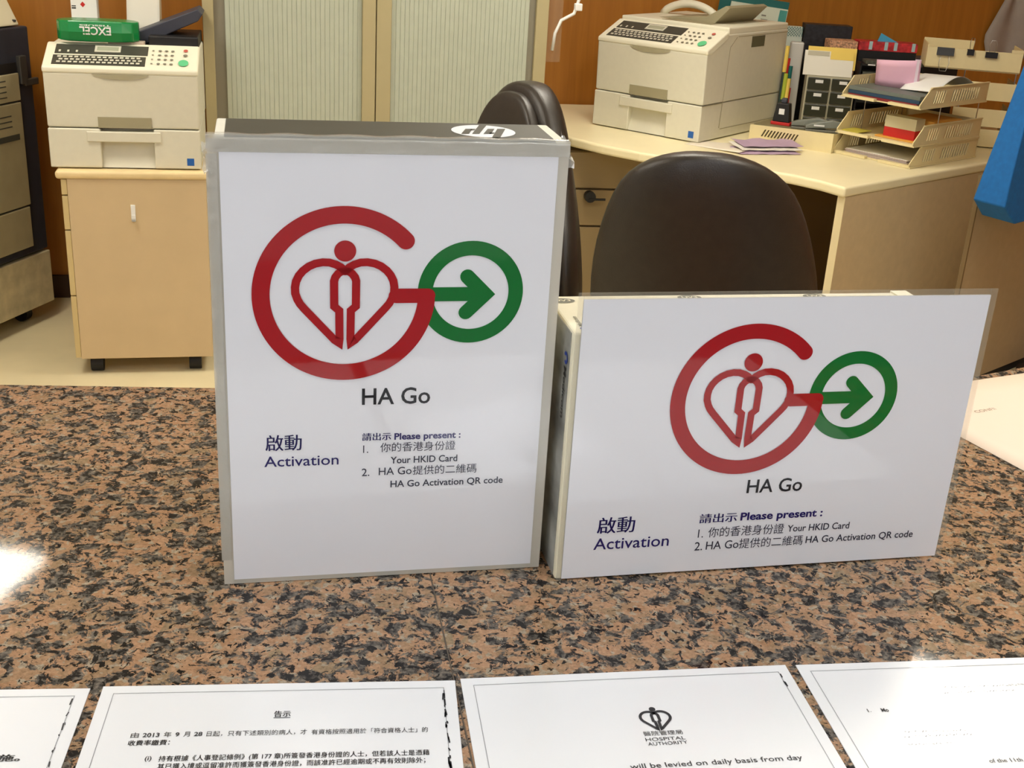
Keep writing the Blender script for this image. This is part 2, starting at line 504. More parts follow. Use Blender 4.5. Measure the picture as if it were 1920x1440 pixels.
# ---------------------------------------------------------------- upright sign on its carton
LY = 0.22063
t = thing('notice_box', "tall portrait white 'HA Go' sign taped on a carton with dark printed top", 'sign', (-0.0816, 0.7327, HC), LY)
v3 = lambda u, v, d: (u * 0.001 - 0.105, -0.0006 - d, 0.004 + v * 0.001)
zt = 0.3105
c = MB().box(-0.1075, 0.1105, 0.0012, 0.060, 0.0, zt).build('carton', m_carton, t, bevel=0.0012)
MB().box(-0.1015, 0.1030, 0.0012, 0.0575, zt - 0.0008, zt + 0.0003).build('printed_top', m_dark, t)
e = MB(); ft = lambda u, v: (0.0612 + u * 0.0208, 0.0298 + v * 0.0214, zt + 0.0005)
disc(e, 0, 0, 1, ft, 48)
em = e.build('round_emblem', m_white, t)
k = MB()
for pl in ([(0.0448, 0.018), (0.0499, 0.0185), (0.0552, 0.0362), (0.0504, 0.0357)], [(0.0526, 0.0311), (0.0557, 0.0315), (0.0572, 0.0364), (0.0542, 0.0361)],
           [(0.0519, 0.0187), (0.0567, 0.0192), (0.0675, 0.0518), (0.0622, 0.0512)], [(0.0595, 0.0195), (0.0646, 0.02), (0.0701, 0.0379), (0.0654, 0.0373)],
           [(0.0633, 0.0199), (0.0664, 0.0202), (0.0679, 0.0247), (0.0647, 0.0244)], [(0.0631, 0.0085), (0.0685, 0.0090), (0.0775, 0.0387), (0.072, 0.0381)]):
    k.poly([(x, y, zt + 0.0007) for x, y in pl])
k.build('emblem_letters', m_dark, em)
p = MB()
for a in ((-.1118, -.105, .0005, .309), (.105, .1118, .0005, .309), (-.105, .105, .0005, .004), (-.105, .105, .301, .309)):
    p.box(a[0], a[1], -0.0003, 0.0009, a[2], a[3])
p.build('laminate_margin', m_pouch, t)
MB().box(-0.105, 0.105, -0.0006, 0.0009, 0.004, 0.301).build('sheet', m_paper, t)
go_logo(t, 75.3, 206.2, 1.0, v3)
f2 = lambda d=0.0003: (lambda u, v: v3(u, v, d))
lettering('lettering', [('HA Go', 86.9, 132.6, 129.6, 11.4, 0.012)], m_black, t, f2())
lettering('lettering', [('啟動', 23.2, 46.8, 98.6, 8.6, 0.008), ('Activation', 22.2, 71.5, 86.0, 7.5, 0.006)], m_navy, t, f2())
lettering('lettering', [('請出示', 87.2, 106.6, 103.4, 4.2, 0.012), ('Please present :', 109.0, 154.5, 103.1, 4.6, 0.028), ], m_navy, t, f2())
lettering('lettering', [('1.', 88.0, 91.4, 93.9, 5.6, 0.0), ('你的香港身份證', 99.6, 151.2, 94.6, 5.2, 0.002), ('Your HKID Card', 106.7, 152.9, 85.2, 4.9, 0.014),
                        ('2.', 87.2, 92.4, 76.4, 5.6, 0.004), ('HA Go', 98.8, 121.4, 76.6, 5.6, 0.004), ('提供的二維碼', 122.2, 166.7, 76.4, 5.2, 0.002),
                        ('HA Go Activation QR code', 107.0, 185.9, 67.0, 4.9, 0.014)], m_grey, t, f2())
# clear tape over the top edge, wrinkled, with crumpled corner tabs
rr = random.Random(3)
tp = MB()
tp.grid(lambda a, b: (-0.1125 + 0.2245 * a, (-0.0012 - 0.0005 * rr.random()) if b < 0.7 else (-0.0004 + (b - .7) / .3 * 0.006 + 0.0004 * rr.random()),
                      0.3015 + min(b, .7) / .7 * (0.0098 + 0.0004 * math.sin(a * 37)) + (0.0002 if b > .7 else 0)), 60, 6)
tp.build('tape', m_tape, t, smooth=True)
for sx, zz in ((-1, 0.302), (1, 0.309)):
    cb = MB()
    cb.grid(lambda a, b: (sx * (0.108 + 0.0075 * a * (0.6 + 0.5 * rr.random())), -0.002 + 0.012 * b + 0.003 * rr.random(), zz - 0.014 + 0.018 * b + 0.004 * rr.random() - 0.004 * a), 4, 5)
    cb.build('tape', m_tape, t)
MB().box(-0.1128, -0.1062, -0.0013, -0.0008, 0.02, 0.30).build('tape', m_tape, t)

# ---------------------------------------------------------------- landscape sign on its box
RY = 0.22809
t = thing('notice_box', "landscape white 'HA Go' sign taped to a low cream glove box", 'sign', (0.1882, 0.7747, HC), RY)
v4 = lambda u, v, d: (u * 0.001 - 0.1485, -0.0008 - d, 0.002 + v * 0.001)
zt = 0.1885
MB().box(-0.1530, 0.1310, 0.0012, 0.0790, 0.0, zt).build('carton', m_carton2, t, bevel=0.0015)
MB().box(-0.1536, -0.1528, 0.0060, 0.0775, 0.0015, zt - 0.002).build('printed_side', m_dark_side, t)
for ux, uy in ((-0.1445, 0.0675), (-0.0475, 0.0715), (0.0515, 0.0715)):
    o = MB(); disc(o, ux, uy, 0.0092, lambda a, b: (a, b, zt + 0.0003), 28, 0.0052)
    po = o.build('printed_oval', m_olive, t)
    lettering('lettering', [('UV3', ux - 0.006, ux + 0.006, uy - 0.0018, 0.0036, 0.02)], m_carton2, po, lambda a, b: (a, b, zt + 0.0005))
s3 = lambda u, v: (-0.1541, 0.0150 - v, 0.160 - u)          # reads downward on the left side
lettering('brand_lettering', [('Medicom', 0.0, 0.038, -0.001, 0.0062, 0.012)], m_blackp, t, s3)
sw = MB(); ring(sw, -0.0065, 0.0022, 0.0020, 0.0045, -40, 250, s3, 24); sw.build('round_mark', m_blue_ink, t)
s4 = lambda u, v: (-0.1492 + v, 0.0090 + u, zt + 0.0003)
lettering('brand_lettering', [('Medicom', 0.0058, 0.026, -0.001, 0.0034, 0.01)], m_olive, t, lambda u, v: (-0.1445 - v * 0.9, 0.0075 + u, zt + 0.0003))
sw = MB(); ring(sw, -0.1437, 0.0085, 0.0015, 0.0034, -40, 250, lambda a, b: (a, b, zt + 0.0003), 24); sw.build('round_mark', m_blue_ink, t)
p = MB()
for a in ((.1485, .1535, 0.0, .2165), (-.1485, .1485, .212, .2165), (-.1522, -.1485, 0.0, .2165)):
    p.box(a[0], a[1], -0.0006, 0.0006, a[2], a[3])
p.build('laminate_margin', m_pouch_clear, t)
MB().box(-0.1485, 0.1485, -0.0008, 0.0008, 0.0015, 0.212).build('sheet', m_paper, t)
go_logo(t, 124.3, 134.8, 0.975, v4)
f3 = lambda u, v: v4(u, v, 0.0003)
lettering('lettering', [('HA Go', 133.2, 176.1, 62.0, 10.4, 0.012)], m_black, t, f3)
lettering('lettering', [('啟動', 23.3, 50.9, 36.0, 9.6, 0.008), ('Activation', 21.8, 78.4, 22.0, 9.0, 0.006)], m_navy, t, f3)
lettering('lettering', [('請出示', 99.8, 128.5, 39.6, 5.6, 0.012), ('Please present :', 131.5, 196.2, 39.8, 6.0, 0.028)], m_navy, t, f3)
lettering('lettering', [('1.', 100.2, 104.2, 27.2, 6.8, 0.0), ('你的香港身份證', 108.0, 167.2, 27.6, 6.2, 0.002), ('Your HKID Card', 170.0, 219.8, 28.0, 5.4, 0.012),
                        ('2.', 98.8, 104.8, 16.6, 6.8, 0.004), ('HA Go', 107.6, 133.0, 16.8, 6.6, 0.004), ('提供的二維碼', 133.4, 183.8, 16.8, 6.2, 0.002),
                        ('HA Go Activation QR code', 186.3, 274.2, 17.5, 5.6, 0.012)], m_grey, t, f3)
MB().box(0.118, 0.131, 0.05, 0.0795, zt - 0.0005, zt + 0.0012).build('flap', m_carton2, t)


# ---------------------------------------------------------------- laminated notices lying on the counter
def notice(label, loc, yaw, wd, ln=0.297, body=m_notice):
    t = thing('laminated_notice', label, 'notice', (loc[0], loc[1], HC), yaw, None)
    MB().box(0, wd, -ln, 0, 0.0, 0.0007).build('sheet', body, t, bevel=0.0002, seg=1)
    e = MB(); fl = lambda u, v: (u, v, 0.0009)
    q = 0.0075
    rr = random.Random(int(loc[0] * 1000))
    for a, b in (((q, -q), (wd - q, -q)), ((q, -q), (q, -ln + q)), ((wd - q, -q), (wd - q, -ln + q))):
        stroke(e, [a, b], 0.0004, fl, 3)
    e.build('paper_edge', m_faint, t)
    return t


def scuffs(t, wd, seed, n=14, v1=-0.09):
    rr = random.Random(seed); e = MB()
    for i in range(n):
        y = rr.uniform(v1, -0.01); l = rr.uniform(0.001, 0.006); x = wd - 0.0075 + rr.uniform(-0.0006, 0.0006)
        stroke(e, [(x, y), (x + rr.uniform(-.0006, .0006), y - l)], rr.uniform(0.0004, 0.0011), lambda u, v: (u, v, 0.0011), 3)
    e.build('scuff_marks', m_ink, t)


flat = lambda u, v: (u, v, 0.0010)
N1 = Frame((-0.2405, 0.5851, 0), R(7)).w(-0.212, 0)
t = notice('white laminated notice at the bottom left corner, mostly out of view', N1, R(7), 0.212)
lettering('lettering', [('實施。', 0.168, 0.188, -0.0640, 0.0042, 0.02)], m_ink, t, flat)
scuffs(t, 0.212, 1, 12)
t = notice("white laminated notice headed in Chinese, second from the left on the counter", (-0.2337, 0.5876), R(7.3), 0.2112)
lettering('lettering', [('告示', 0.1031, 0.1126, -0.0322, 0.0042, 0.01)], m_ink, t, flat)
MB().box(0.1030, 0.1127, -0.0336, -0.0332, 0.0009, 0.0010).build('underline', m_ink, t)
lettering('lettering', [('由', 0.0246, 0.0290, -0.0482, 0.0034, 0.004), ('2013', 0.0312, 0.0404, -0.0482, 0.0034, 0.02), ('年', 0.0428, 0.0470, -0.0482, 0.0034, 0.004),
                        ('9', 0.0492, 0.0514, -0.0482, 0.0034, 0.02), ('月', 0.0538, 0.0572, -0.0482, 0.0034, 0.004), ('28', 0.0596, 0.0642, -0.0482, 0.0034, 0.02),
                        ('日起，只有下述類別的病人，才', 0.0666, 0.1230, -0.0484, 0.0034, 0.004), ('有資格按照適用於「符合資格人士」的', 0.1256, 0.1925, -0.0488, 0.0034, 0.004),
                        ('收費率繳費：', 0.0243, 0.0470, -0.0550, 0.0034, 0.01), ('(i)', 0.0358, 0.0394, -0.0680, 0.0034, 0.01),
                        ('持有根據《人事登記條例》(第 177 章)所簽發香港身份證的人士，但若該人士是憑藉', 0.0432, 0.1925, -0.0688, 0.0035, 0.006),
                        ('其已獲入境或逗留准許而獲簽發香港身份證，而該准許已經逾期或不再有效則除外；', 0.0436, 0.1900, -0.0752, 0.0035, 0.006)], m_ink, t, flat)
scuffs(t, 0.2112, 2, 26)
t = notice('white laminated notice with a small black heart emblem, in the middle of the row', (-0.0211, 0.6164), R(9.7), 0.2124)
hb = MB(); figure(hb, lambda u, v, d: (0.1128 + u * 0.00029, -0.0478 + v * 0.00030, 0.0010 + d), 6.2); hb.build('heart_emblem', m_ink, t)
lettering('lettering', [('醫院管理局', 0.1018, 0.1256, -0.0628, 0.0030, 0.0), ('HOSPITAL', 0.1018, 0.1258, -0.0678, 0.0028, 0.0), ('AUTHORITY', 0.1022, 0.1260, -0.0718, 0.0028, 0.0),
                        ('will be levied on daily basis from day', 0.0870, 0.1894, -0.0906, 0.0040, 0.004)], m_ink, t, flat)
scuffs(t, 0.2124, 3, 4, -0.02)
t = notice('white laminated notice at the right end of the row, glaring under a light', (0.195, 0.6528), R(8.8), 0.2124)
lettering('lettering', [('1.', 0.0285, 0.0305, -0.0506, 0.0030, 0.01), ('Mo', 0.0374, 0.0420, -0.0508, 0.0032, 0.02), ('of the 11th', 0.0822, 0.1030, -0.1005, 0.0032, 0.0)], m_ink, t, flat)
e = MB(); rr = random.Random(5)
for y0, x0, x1, seed in ((-0.0290, 0.089, 0.160, 1), (-0.0345, 0.086, 0.133, 2), (-0.0705, 0.043, 0.081, 3), (-0.0745, 0.041, 0.083, 4), (-0.0817, 0.040, 0.070, 5)):
    x = x0
    while x < x1:
        stroke(e, [(x, y0 + rr.uniform(-.0008, .0008)), (x + rr.uniform(.0005, .0014), y0 + rr.uniform(-.0008, .0008))], 0.0005, flat, 3); x += 0.0022
e.build('blurred_lines', m_faint, t)
F5 = Frame((0, 0, 0), R(27))
p5 = F5.w(0.857, 0.841)
t = thing('loose_sheet', 'pale cream paper sheet lying behind the landscape sign at the right edge', 'paper', (p5.x, p5.y, HC), R(27))
MB().grid(lambda a, b: (0.21 * a, -0.297 * b, 0.0004 + 0.0008 * math.sin(a * 3.0) ** 2), 8, 8).build('sheet', m_cream_paper, t, solid=0.0003, smooth=True)
lettering('lettering', [('CONFIDENTIAL', 0.060, 0.122, -0.0690, 0.0052, 0.004), ('RECORDS', 0.098, 0.14, -0.083, 0.0052, 0.004)], m_brownink, t, lambda u, v: (u, v, 0.0014))

# ---------------------------------------------------------------- mobile pedestal
PY = R(13)
P0 = (-1.465, 3.662, 0.0)
t = thing('mobile_pedestal', 'beige drawer pedestal on black castors under the left fax machine', 'cabinet', P0, PY)
MB().box(0.031, 0.456, 0.003, 0.43, 0.057, 0.664).build('body', m_ped, t, bevel=0.002)
MB().box(-0.002, 0.461, -0.004, 0.44, 0.664, 0.690).build('top', m_ped_top, t, bevel=0.010, seg=4)
for z0, z1 in ((0.613, 0.662), (0.500, 0.609), (0.280, 0.496), (0.062, 0.276)):
    MB().box(0.013, 0.0305, 0.003, 0.425, z0, z1).build('drawer', m_ped_front, t, bevel=0.002)
for x, y in ((0.075, 0.05), (0.395, 0.05), (0.075, 0.37), (0.395, 0.37)):
    MB().cyl((x - 0.02, y, 0.028), (x + 0.02, y, 0.028), 0.028, 20).box(x - 0.016, x + 0.016, y - 0.02, y + 0.02, 0.045, 0.0575).build('castor', m_rubber, t)
MB().box(0.219, 0.233, -0.0005, 0.003, 0.530, 0.582).box(0.221, 0.233, -0.012, 0.0, 0.530, 0.540).box(0.221, 0.233, -0.012, -0.009, 0.530, 0.552).build('wall_hook', m_white, t, bevel=0.001)


# ---------------------------------------------------------------- fax machines
def fax(name, label, loc, yaw, W, D, s, rich):
    t = thing(name, label, 'fax machine', loc, yaw)
    k = 0.128 * s; zf = 0.314 * s; zb = 0.372 * s; yb = 0.135
    X = lambda q: q * W
    # paper drawer with a recess under its handle bar
    b = MB(); b.px([(0.035, 0.004), (D, 0.004), (D, k - .0015), (0.035, k - .0015)], 0.002, W - 0.002)
    b.box(0, X(.34), 0, 0.036, 0.004, k - .0015); b.box(X(.69), W, 0, 0.036, 0.004, k - .0015)
    d = b.build('paper_drawer', m_fax, t, bevel=0.004, seg=3)
    b = MB(); b.grid(lambda u, v: (X(.34) + X(.35) * u, 0.008 + 0.024 * math.sin(math.pi * v * 0.55) , 0.004 + (k * 0.72) * v), 8, 8)
    b.build('recess', m_fax, d, smooth=True)
    MB().box(X(.25), X(.74), -0.006, 0.036, k * 0.68, k * 0.93).build('handle', m_fax, d, bevel=0.003, seg=3)
    MB().box(X(.905), X(.953), -0.0008, 0.001, k * 0.12, k * 0.30).build('energy_sticker', m_blue_st, d)
    # upper shell
    b = MB()
    b.px([(0.004, k + .0015), (D, k + .0015), (D, zb - 0.012), (yb + .02, zb - 0.012), (yb, zb - 0.004), (-0.004, zf - 0.016)], 0.0, W)
    sh = b.build('shell', m_fax, t, bevel=0.006, seg=3)
    MB().box(X(.33), X(.68), -0.0005, 0.008, k + .0025, k + 0.036 * s).build('shell_recess', m_fax_dk, t)
    b = MB(); b.grid(lambda u, v: (X(.31) + X(.37) * u, -0.0060 + 0.002 * v, zf - 0.018 - 0.016 * s * (1 - v) * math.sin(math.pi * u) ** 0.5), 20, 3); b.build('grip_shading', m_fax_dk, t)  # shading at the latch drawn as a darker lens-shaped patch
    # operator panel
    b = MB(); b.px([(-0.006, zf - 0.018), (0.03, zf - 0.018), (yb + 0.01, zb - 0.03), (yb + 0.01, zb), (-0.006, zf)], -0.002, W + 0.002)
    pn = b.build('operator_panel', m_fax_lit, t, bevel=0.006, seg=3)
    slope = (zb - zf) / (yb + 0.016)
    P = lambda u, v, d=0.0: (X(u), -0.006 + v * (yb + 0.016) - d * slope, zf + v * (zb - zf) + d)

    def plate(nm, u0, u1, v0, v1, m, d=0.0012, par=None, n=1):
        b = MB(); b.add([P(u0, v0, d), P(u1, v0, d), P(u1, v1, d), P(u0, v1, d), P(u0, v0, -.002), P(u1, v0, -.002), P(u1, v1, -.002), P(u0, v1, -.002)],
                        [(0, 1, 2, 3), (0, 4, 5, 1), (1, 5, 6, 2), (2, 6, 7, 3), (3, 7, 4, 0)])
        return b.build(nm, m, par or pn)
    plate('key_area', .055, .655, .10, .46, m_key_bg)
    plate('status_strip', .06, .665, .52, .88, m_key_bg)
    ks = MB()
    for r_ in range(3):
        for c in range(15):
            u = .085 + c * .0365 + (.012 if r_ % 2 else 0); v = .15 + r_ * .10
            if u > .62: continue
            ks.add([P(u, v, .003), P(u + .024, v, .003), P(u + .024, v + .06, .003), P(u, v + .06, .003)], [(0, 1, 2, 3)])
    for c in range(3):
        u = .085 + c * .055
        ks.add([P(u, .56, .003), P(u + .014, .56, .003), P(u + .014, .64, .003), P(u, .64, .003)], [(0, 1, 2, 3)])
    ks.build('typing_keys', m_key, pn)
    plate('display', .315, .485, .60, .84, m_key, .003)
    plate('display_glass', .33, .47, .65, .79, m_lcd, .0038)
    nk = MB()
    for r_ in range(4):
        for c in range(4):
            u0 = (.70, .745, .787, .829)[c] - .006 * (3 - r_) * 0.2; v0 = .20 + r_ * .17; rr_ = .012 if c else .008
            nk.poly([P(u0 + rr_ * math.cos(a * math.pi / 5), v0 + rr_ * 2.6 * math.sin(a * math.pi / 5), .003) for a in range(10)])
    nk.build('number_keys', m_key_grey, pn)
    for (u0, v0, ru, rv, m, nm) in ((.905, .25, .034, .125, m_mint, 'start_button'), (.915, .74, .015, .05, m_redb, 'stop_button'), (.915, .55, .015, .045, m_key_grey, 'clear_button')):
        b = MB(); b.poly([P(u0 + ru * math.cos(a * math.pi / 12), v0 + rv * math.sin(a * math.pi / 12), .0035) for a in range(24)]); b.build(nm, m, pn)
    # small maker's text on the front, top left
    b = MB(); rr_ = random.Random(4)
    for j, (ln, hh) in enumerate(((.15, .006), (.14, .003), (.10, .003), (.15, .003), (.16, .003))):
        x = X(.04); z = zf - 0.040 * s - j * 0.0115 * s
        while x < X(.04 + ln):
            l = rr_.uniform(.004, .012); b.box(x, x + l, -0.0005, 0.006, z, z + hh * 0.8); x += l + rr_.uniform(.002, .008)
    b.build('spec_print', m_fax_dk, t)
    return t, k, zf, zb, yb


L0 = (-1.488, 3.690, 0.690)
tl, k, zf, zb, yb = fax('fax_machine', 'cream fax machine with keyboard panel standing on the beige pedestal', L0, R(12), 0.459, 0.41, 1.0, False)
b = MB(); b.add([(0.20, 0.15, zb), (0.33, 0.13, zb - .004), (0.50, 0.30, zb + .10), (0.40, 0.34, zb + .10)], [(0, 1, 2, 3)])
MB().prism([(0.175, 0.365), (0.275, 0.358), (0.455, 0.440), (0.470, 0.462), (0.455, 0.478)], lambda x, z: (x, 0.225, z), lambda x, z: (x, 0.37, z)).build('document_tray', m_slate, tl, bevel=0.003)
MB().box(0.30, 0.455, 0.18, 0.41, zb - 0.015, zb + 0.022).build('feeder_cover', m_blackp, tl, bevel=0.004)
MB().box(0.18, 0.29, 0.14, 0.18, zb - 0.012, zb + 0.006).build('paper_guide', mat('pinkish_plastic', (196, 178, 160), 0.5), tl, bevel=0.002)

DZ = 0.72
tr, k2, zf2, zb2, yb2 = fax('fax_machine', 'cream fax machine on the corner desk with its side and keypad turned to view', (0.263, 4.925, DZ), R(-36.8), 0.497, 0.66, 1.115, True)
W2 = 0.497
b = MB()
for p0, p1 in (((.155, .045), (.172, .352)), ((.172, .352), (.22, .389)), ((.165, .040), (.66, .040)), ((.23, .390), (.66, .390)), ((0.0, .141), (.16, .141))):
    L = math.hypot(p1[0] - p0[0], p1[1] - p0[1]); ny, nz = -(p1[1] - p0[1]) / L * .0012, (p1[0] - p0[0]) / L * .0012
    b.px([(p0[0] - ny, p0[1] - nz), (p1[0] - ny, p1[1] - nz), (p1[0] + ny, p1[1] + nz), (p0[0] + ny, p0[1] + nz)], W2 - .001, W2 + 0.0006)
b.build('side_seam', m_fax_dk, tr)
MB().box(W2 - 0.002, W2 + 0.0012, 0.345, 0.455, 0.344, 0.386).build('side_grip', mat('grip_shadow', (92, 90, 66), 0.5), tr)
MB().box(0.002, W2 - .002, 0.15, 0.66, zb2 - 0.016, zb2 + 0.012).build('lid', m_fax_lit, tr, bevel=0.006, seg=3)
MB().box(0.18, 0.40, 0.17, 0.55, zb2 + 0.010, zb2 + 0.0135).build('output_well', m_fax_dk, tr)
MB().prism([(0.14, zb2 + .012), (0.40, zb2 + .012), (0.46, zb2 + .075), (0.44, zb2 + .082), (0.36, zb2 + .035)], lambda x, z: (x - .02, 0.24, z), lambda x, z: (x - .02, 0.56, z)).build('document_tray', m_fax_dk, tr, bevel=0.002)
MB().tube([(0.02 + 0.26 * q, 0.44, zb2 + 0.01 + 0.05 * math.sin(math.pi * q) ** 0.6) for q in [i / 14 for i in range(15)]], 0.016, 10).build('handset', m_fax_lit, tr, smooth=True)
MB().box(-0.06, 0.004, 0.10, 0.30, 0.170, 0.186).build('output_flap', m_slate, tr, bevel=0.003)

# ---------------------------------------------------------------- things on the left fax machine
t = thing('tissue_packet', 'green plastic tissue packet lying upside down on the left fax machine', 'packet', (-1.496, 3.862, 0.690 + zb), R(11))
rr = random.Random(11)
MB().loft([[(x, y * sc, 0.004 + 0.03 + z * sc2) for (y, z) in [(-.05, -.03), (.05, -.03), (.055, 0), (.045, .034), (-.045, .034), (-.055, 0)]]
           for x, sc, sc2 in ((0, .25, .95), (.012, .8, .92), (.04, 1, .98), (.12, 1.02, 1.0), (.20, 1, .97), (.232, .8, .92), (.246, .25, .92))]).build('pack', m_tissue_green, t, bevel=0.004)
lettering('brand_lettering', [('EXCEL', 0, 0.094, 0, 0.023, 0.02), ('TISSUES', 0.0, 0.094, 0.027 - 0.034, 0.004, 0.02)], m_white, t, lambda u, v: (0.168 - u, -0.0570 + abs(v - .01) * .15, 0.050 - v))
t = thing('paper_box', 'tall white carton with a red diamond mark behind the green tissue packet', 'box', (-1.520, 4.05, 0.690 + zb), R(12))
MB().box(0, 0.082, 0, 0.05, 0, 0.20).build('carton', m_white, t, bevel=0.002)
b = MB(); b.poly([(0.038, -0.0006, 0.085), (0.046, -0.0006, 0.094), (0.038, -0.0006, 0.103), (0.030, -0.0006, 0.094)]); b.build('red_diamond', m_redp, t)
b = MB(); b.box(0.003, 0.016, -0.0006, 0.001, 0.080, 0.084); b.box(0.003, 0.016, -0.0006, 0.001, 0.087, 0.090)
for j in range(3): b.box(0.022, 0.058 - 0.006 * j, -0.0006, 0.001, 0.112 + j * 0.008, 0.1135 + j * 0.008)
b.build('small_print', m_ink, t)
t = thing('hanging_sheet', 'blank white paper sheets standing behind the document tray of the left fax machine', 'paper', (-1.343, 4.060, 0.690 + zb), R(12))
for q in range(2):
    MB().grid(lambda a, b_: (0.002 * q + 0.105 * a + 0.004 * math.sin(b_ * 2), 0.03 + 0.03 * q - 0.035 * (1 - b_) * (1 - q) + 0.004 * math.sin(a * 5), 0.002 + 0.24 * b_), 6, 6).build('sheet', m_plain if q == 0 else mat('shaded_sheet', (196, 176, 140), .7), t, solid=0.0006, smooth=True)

# ---------------------------------------------------------------- copier
t = thing('copier', 'dark grey office copier with beige paper drawers at the left edge', 'copier', (-1.816, 3.93, 0), R(74.58))
MB().box(-0.40, 0.306, 0.0, 0.40, 0.066, 0.262).build('stand', mat('stained_beige', (196, 184, 148), 0.55, noise=0.22, nscale=16), t, bevel=0.004)
MB().box(-0.40, 0.302, 0.004, 0.40, 0.270, 1.058).build('body', m_copier_dk, t, bevel=0.006)
for z0, z1, x1 in ((0.300, 0.446, .210), (0.452, 0.812, .216), (0.818, 0.910, .217)):
    d = MB().box(-0.38, x1, -0.008, 0.01, z0, z1).build('drawer', m_copier, t, bevel=0.003)
    if z0 > 0.45:
        b = MB(); n = 4 if z0 > 0.8 else 3
        for j in range(n): b.box(0.05, 0.146 + 0.012 * (z0 < .8), -0.0088, -0.007, z1 - 0.022 - j * 0.018 - 0.02 * (z0 < .8), z1 - 0.018 - j * 0.018 - 0.02 * (z0 < .8))
        if z0 < .8: b.box(0.02, 0.19, -0.0095, -0.007, z1 - 0.125, z1 - 0.105)
        b.build('label_slots', m_key_bg, d)
MB().box(-0.40, 0.215, -0.002, 0.02, 0.915, 0.945).build('output_slot', m_rubber, t)
MB().box(0.225, 0.26, -0.012, 0.01, 0.87, 0.965).box(0.245, 0.315, -0.012, 0.004, 0.862, 0.885).build('latch', mat('latch_grey', (58, 56, 52), 0.5), t, bevel=0.003)
MB().px([(0.01, 1.062), (0.40, 1.062), (0.40, 1.16), (0.06, 1.16)], -0.40, 0.272).build('scanner_lid', mat('scanner_beige', (214, 206, 176), 0.5), t, bevel=0.008, seg=3)
MB().cyl((0.248, 0.0095, 1.078), (0.248, 0.02, 1.078), 0.004, 10).build('lid_screw', m_ink, t)
for x, y in ((0.22, 0.08), (-0.32, 0.08), (0.22, 0.34), (-0.32, 0.34)):
    MB().cyl((x - .016, y, 0.031), (x + .016, y, 0.031), 0.031, 18).box(x - .014, x + .014, y - .02, y + .02, 0.048, 0.0665).build('castor', m_rubber, t)

# ---------------------------------------------------------------- tambour cabinet
CF = Frame(WF.w(0, -0.45), R(12))
t = thing('tambour_cabinet', 'tall beige cabinet with two ribbed sliding shutters against the wood wall', 'cabinet', CF.o, R(12))
x0, x1 = -1.356, -0.166
H = 1.95
b = MB(); b.box(x0, x0 + .036, 0, .44, 0, H); b.box(x1 - .044, x1, 0, .44, 0, H); b.box(x0, x1, 0, .44, H - .03, H); b.box(x0, x1, 0.0, .44, 0.0, 0.08); b.box(x0, x1, .42, .44, 0, H)
b.build('carcass', m_cab, t, bevel=0.002)
for a, c_ in ((x0 + .036, -1.283), (-0.234, x1 - .044)): MB().box(a, c_, 0.018, .06, .08, H - .03).build('side_channel', m_cab_gap, t)
for a, c_ in ((-1.283, -0.8208), (-0.7205, -0.2344)):
    pts = []; n = int((c_ - a) / 0.0155); st = (c_ - a) / n
    for i in range(n):
        q = a + i * st
        pts += [(q, 0.0135), (q + 0.0016, 0.0115), (q + st - 0.0016, 0.0115)]
    pts += [(c_, 0.0135), (c_, 0.03), (a, 0.03)]
    MB().pz(pts, 0.08, H - .03).build('shutter', m_shut, t)
MB().box(-0.8208, -0.775, -0.004, .03, .08, H - .03).build('shutter_handle', m_cab, t, bevel=0.003)
MB().box(-0.772, -0.7205, -0.001, .03, .08, H - .03).build('shutter_handle', m_cab, t, bevel=0.003)

# ---------------------------------------------------------------- corner desk
DF = Frame((1.078, 3.978, 0), R(41.9))
t = thing('corner_desk', 'cream corner desk carrying the right fax machine and letter trays', 'desk', (0, 0, 0))
PTS = [(0.075, 4.83), (0.135, 4.66), (0.172, 4.60), (0.286, 4.484), (0.417, 4.385), (0.60, 4.300), (0.79, 4.225), (0.93, 4.150), (1.01, 4.075), (1.078, 3.978),
       (1.782, 4.610), (2.40, 5.165), (2.40, 5.90), (0.12, 5.415)]
MB().pz(PTS, DZ - 0.036, DZ).build('desktop', m_desk, t, bevel=0.010, seg=4)
b = MB(); b.prism([(0.018, 0.0), (0.93, 0.0), (0.93, 0.684), (0.018, 0.684)], lambda x, z: DF.w(x, 0.006, z), lambda x, z: DF.w(x, 0.031, z)); b.build('end_panel', m_desk_pan, t)
b = MB(); b.prism([(0.0165, 0.0), (0.0180, 0.0), (0.0180, 0.684), (0.0165, 0.684)], lambda x, z: DF.w(x, 0.004, z), lambda x, z: DF.w(x, 0.034, z)); b.build('panel_edging', m_desk_edge, t)
b = MB(); b.prism([(0.30, 0.02), (1.80, 0.02), (1.80, 0.684), (0.30, 0.684)], lambda x, z: (x + 0.02, 4.80 + x * .2126, z), lambda x, z: (x + 0.02, 4.82 + x * .2126, z)); b.build('modesty_panel', mat('modesty_brown', (104, 82, 48), .6), t)
b = MB(); b.box(0, 0.46, 0, 0.02, 0.52, 0.66); b.box(0, 0.46, 0, 0.02, 0.37, 0.512); b.box(0, 0.46, 0, 0.02, 0.06, 0.362); b.box(0.0, 0.46, 0.021, 0.24, 0.04, 0.662)
d = b.build('drawer_unit', mat('drawer_unit_beige', (150, 130, 92), .55), t, bevel=0.002, xf=Matrix.Translation((0.16, 4.62, 0)) @ Matrix.Rotation(R(10), 4, 'Z'))
b = MB(); b.cyl((0.10, -0.03, 0.49), (0.10, 0.0, 0.49), 0.022, 14); b.box(0.095, 0.16, -0.034, -0.026, 0.478, 0.486)
b.build('drawer_lock', m_blackp, d, xf=Matrix.Translation((0.16, 4.62, 0)) @ Matrix.Rotation(R(10), 4, 'Z'))

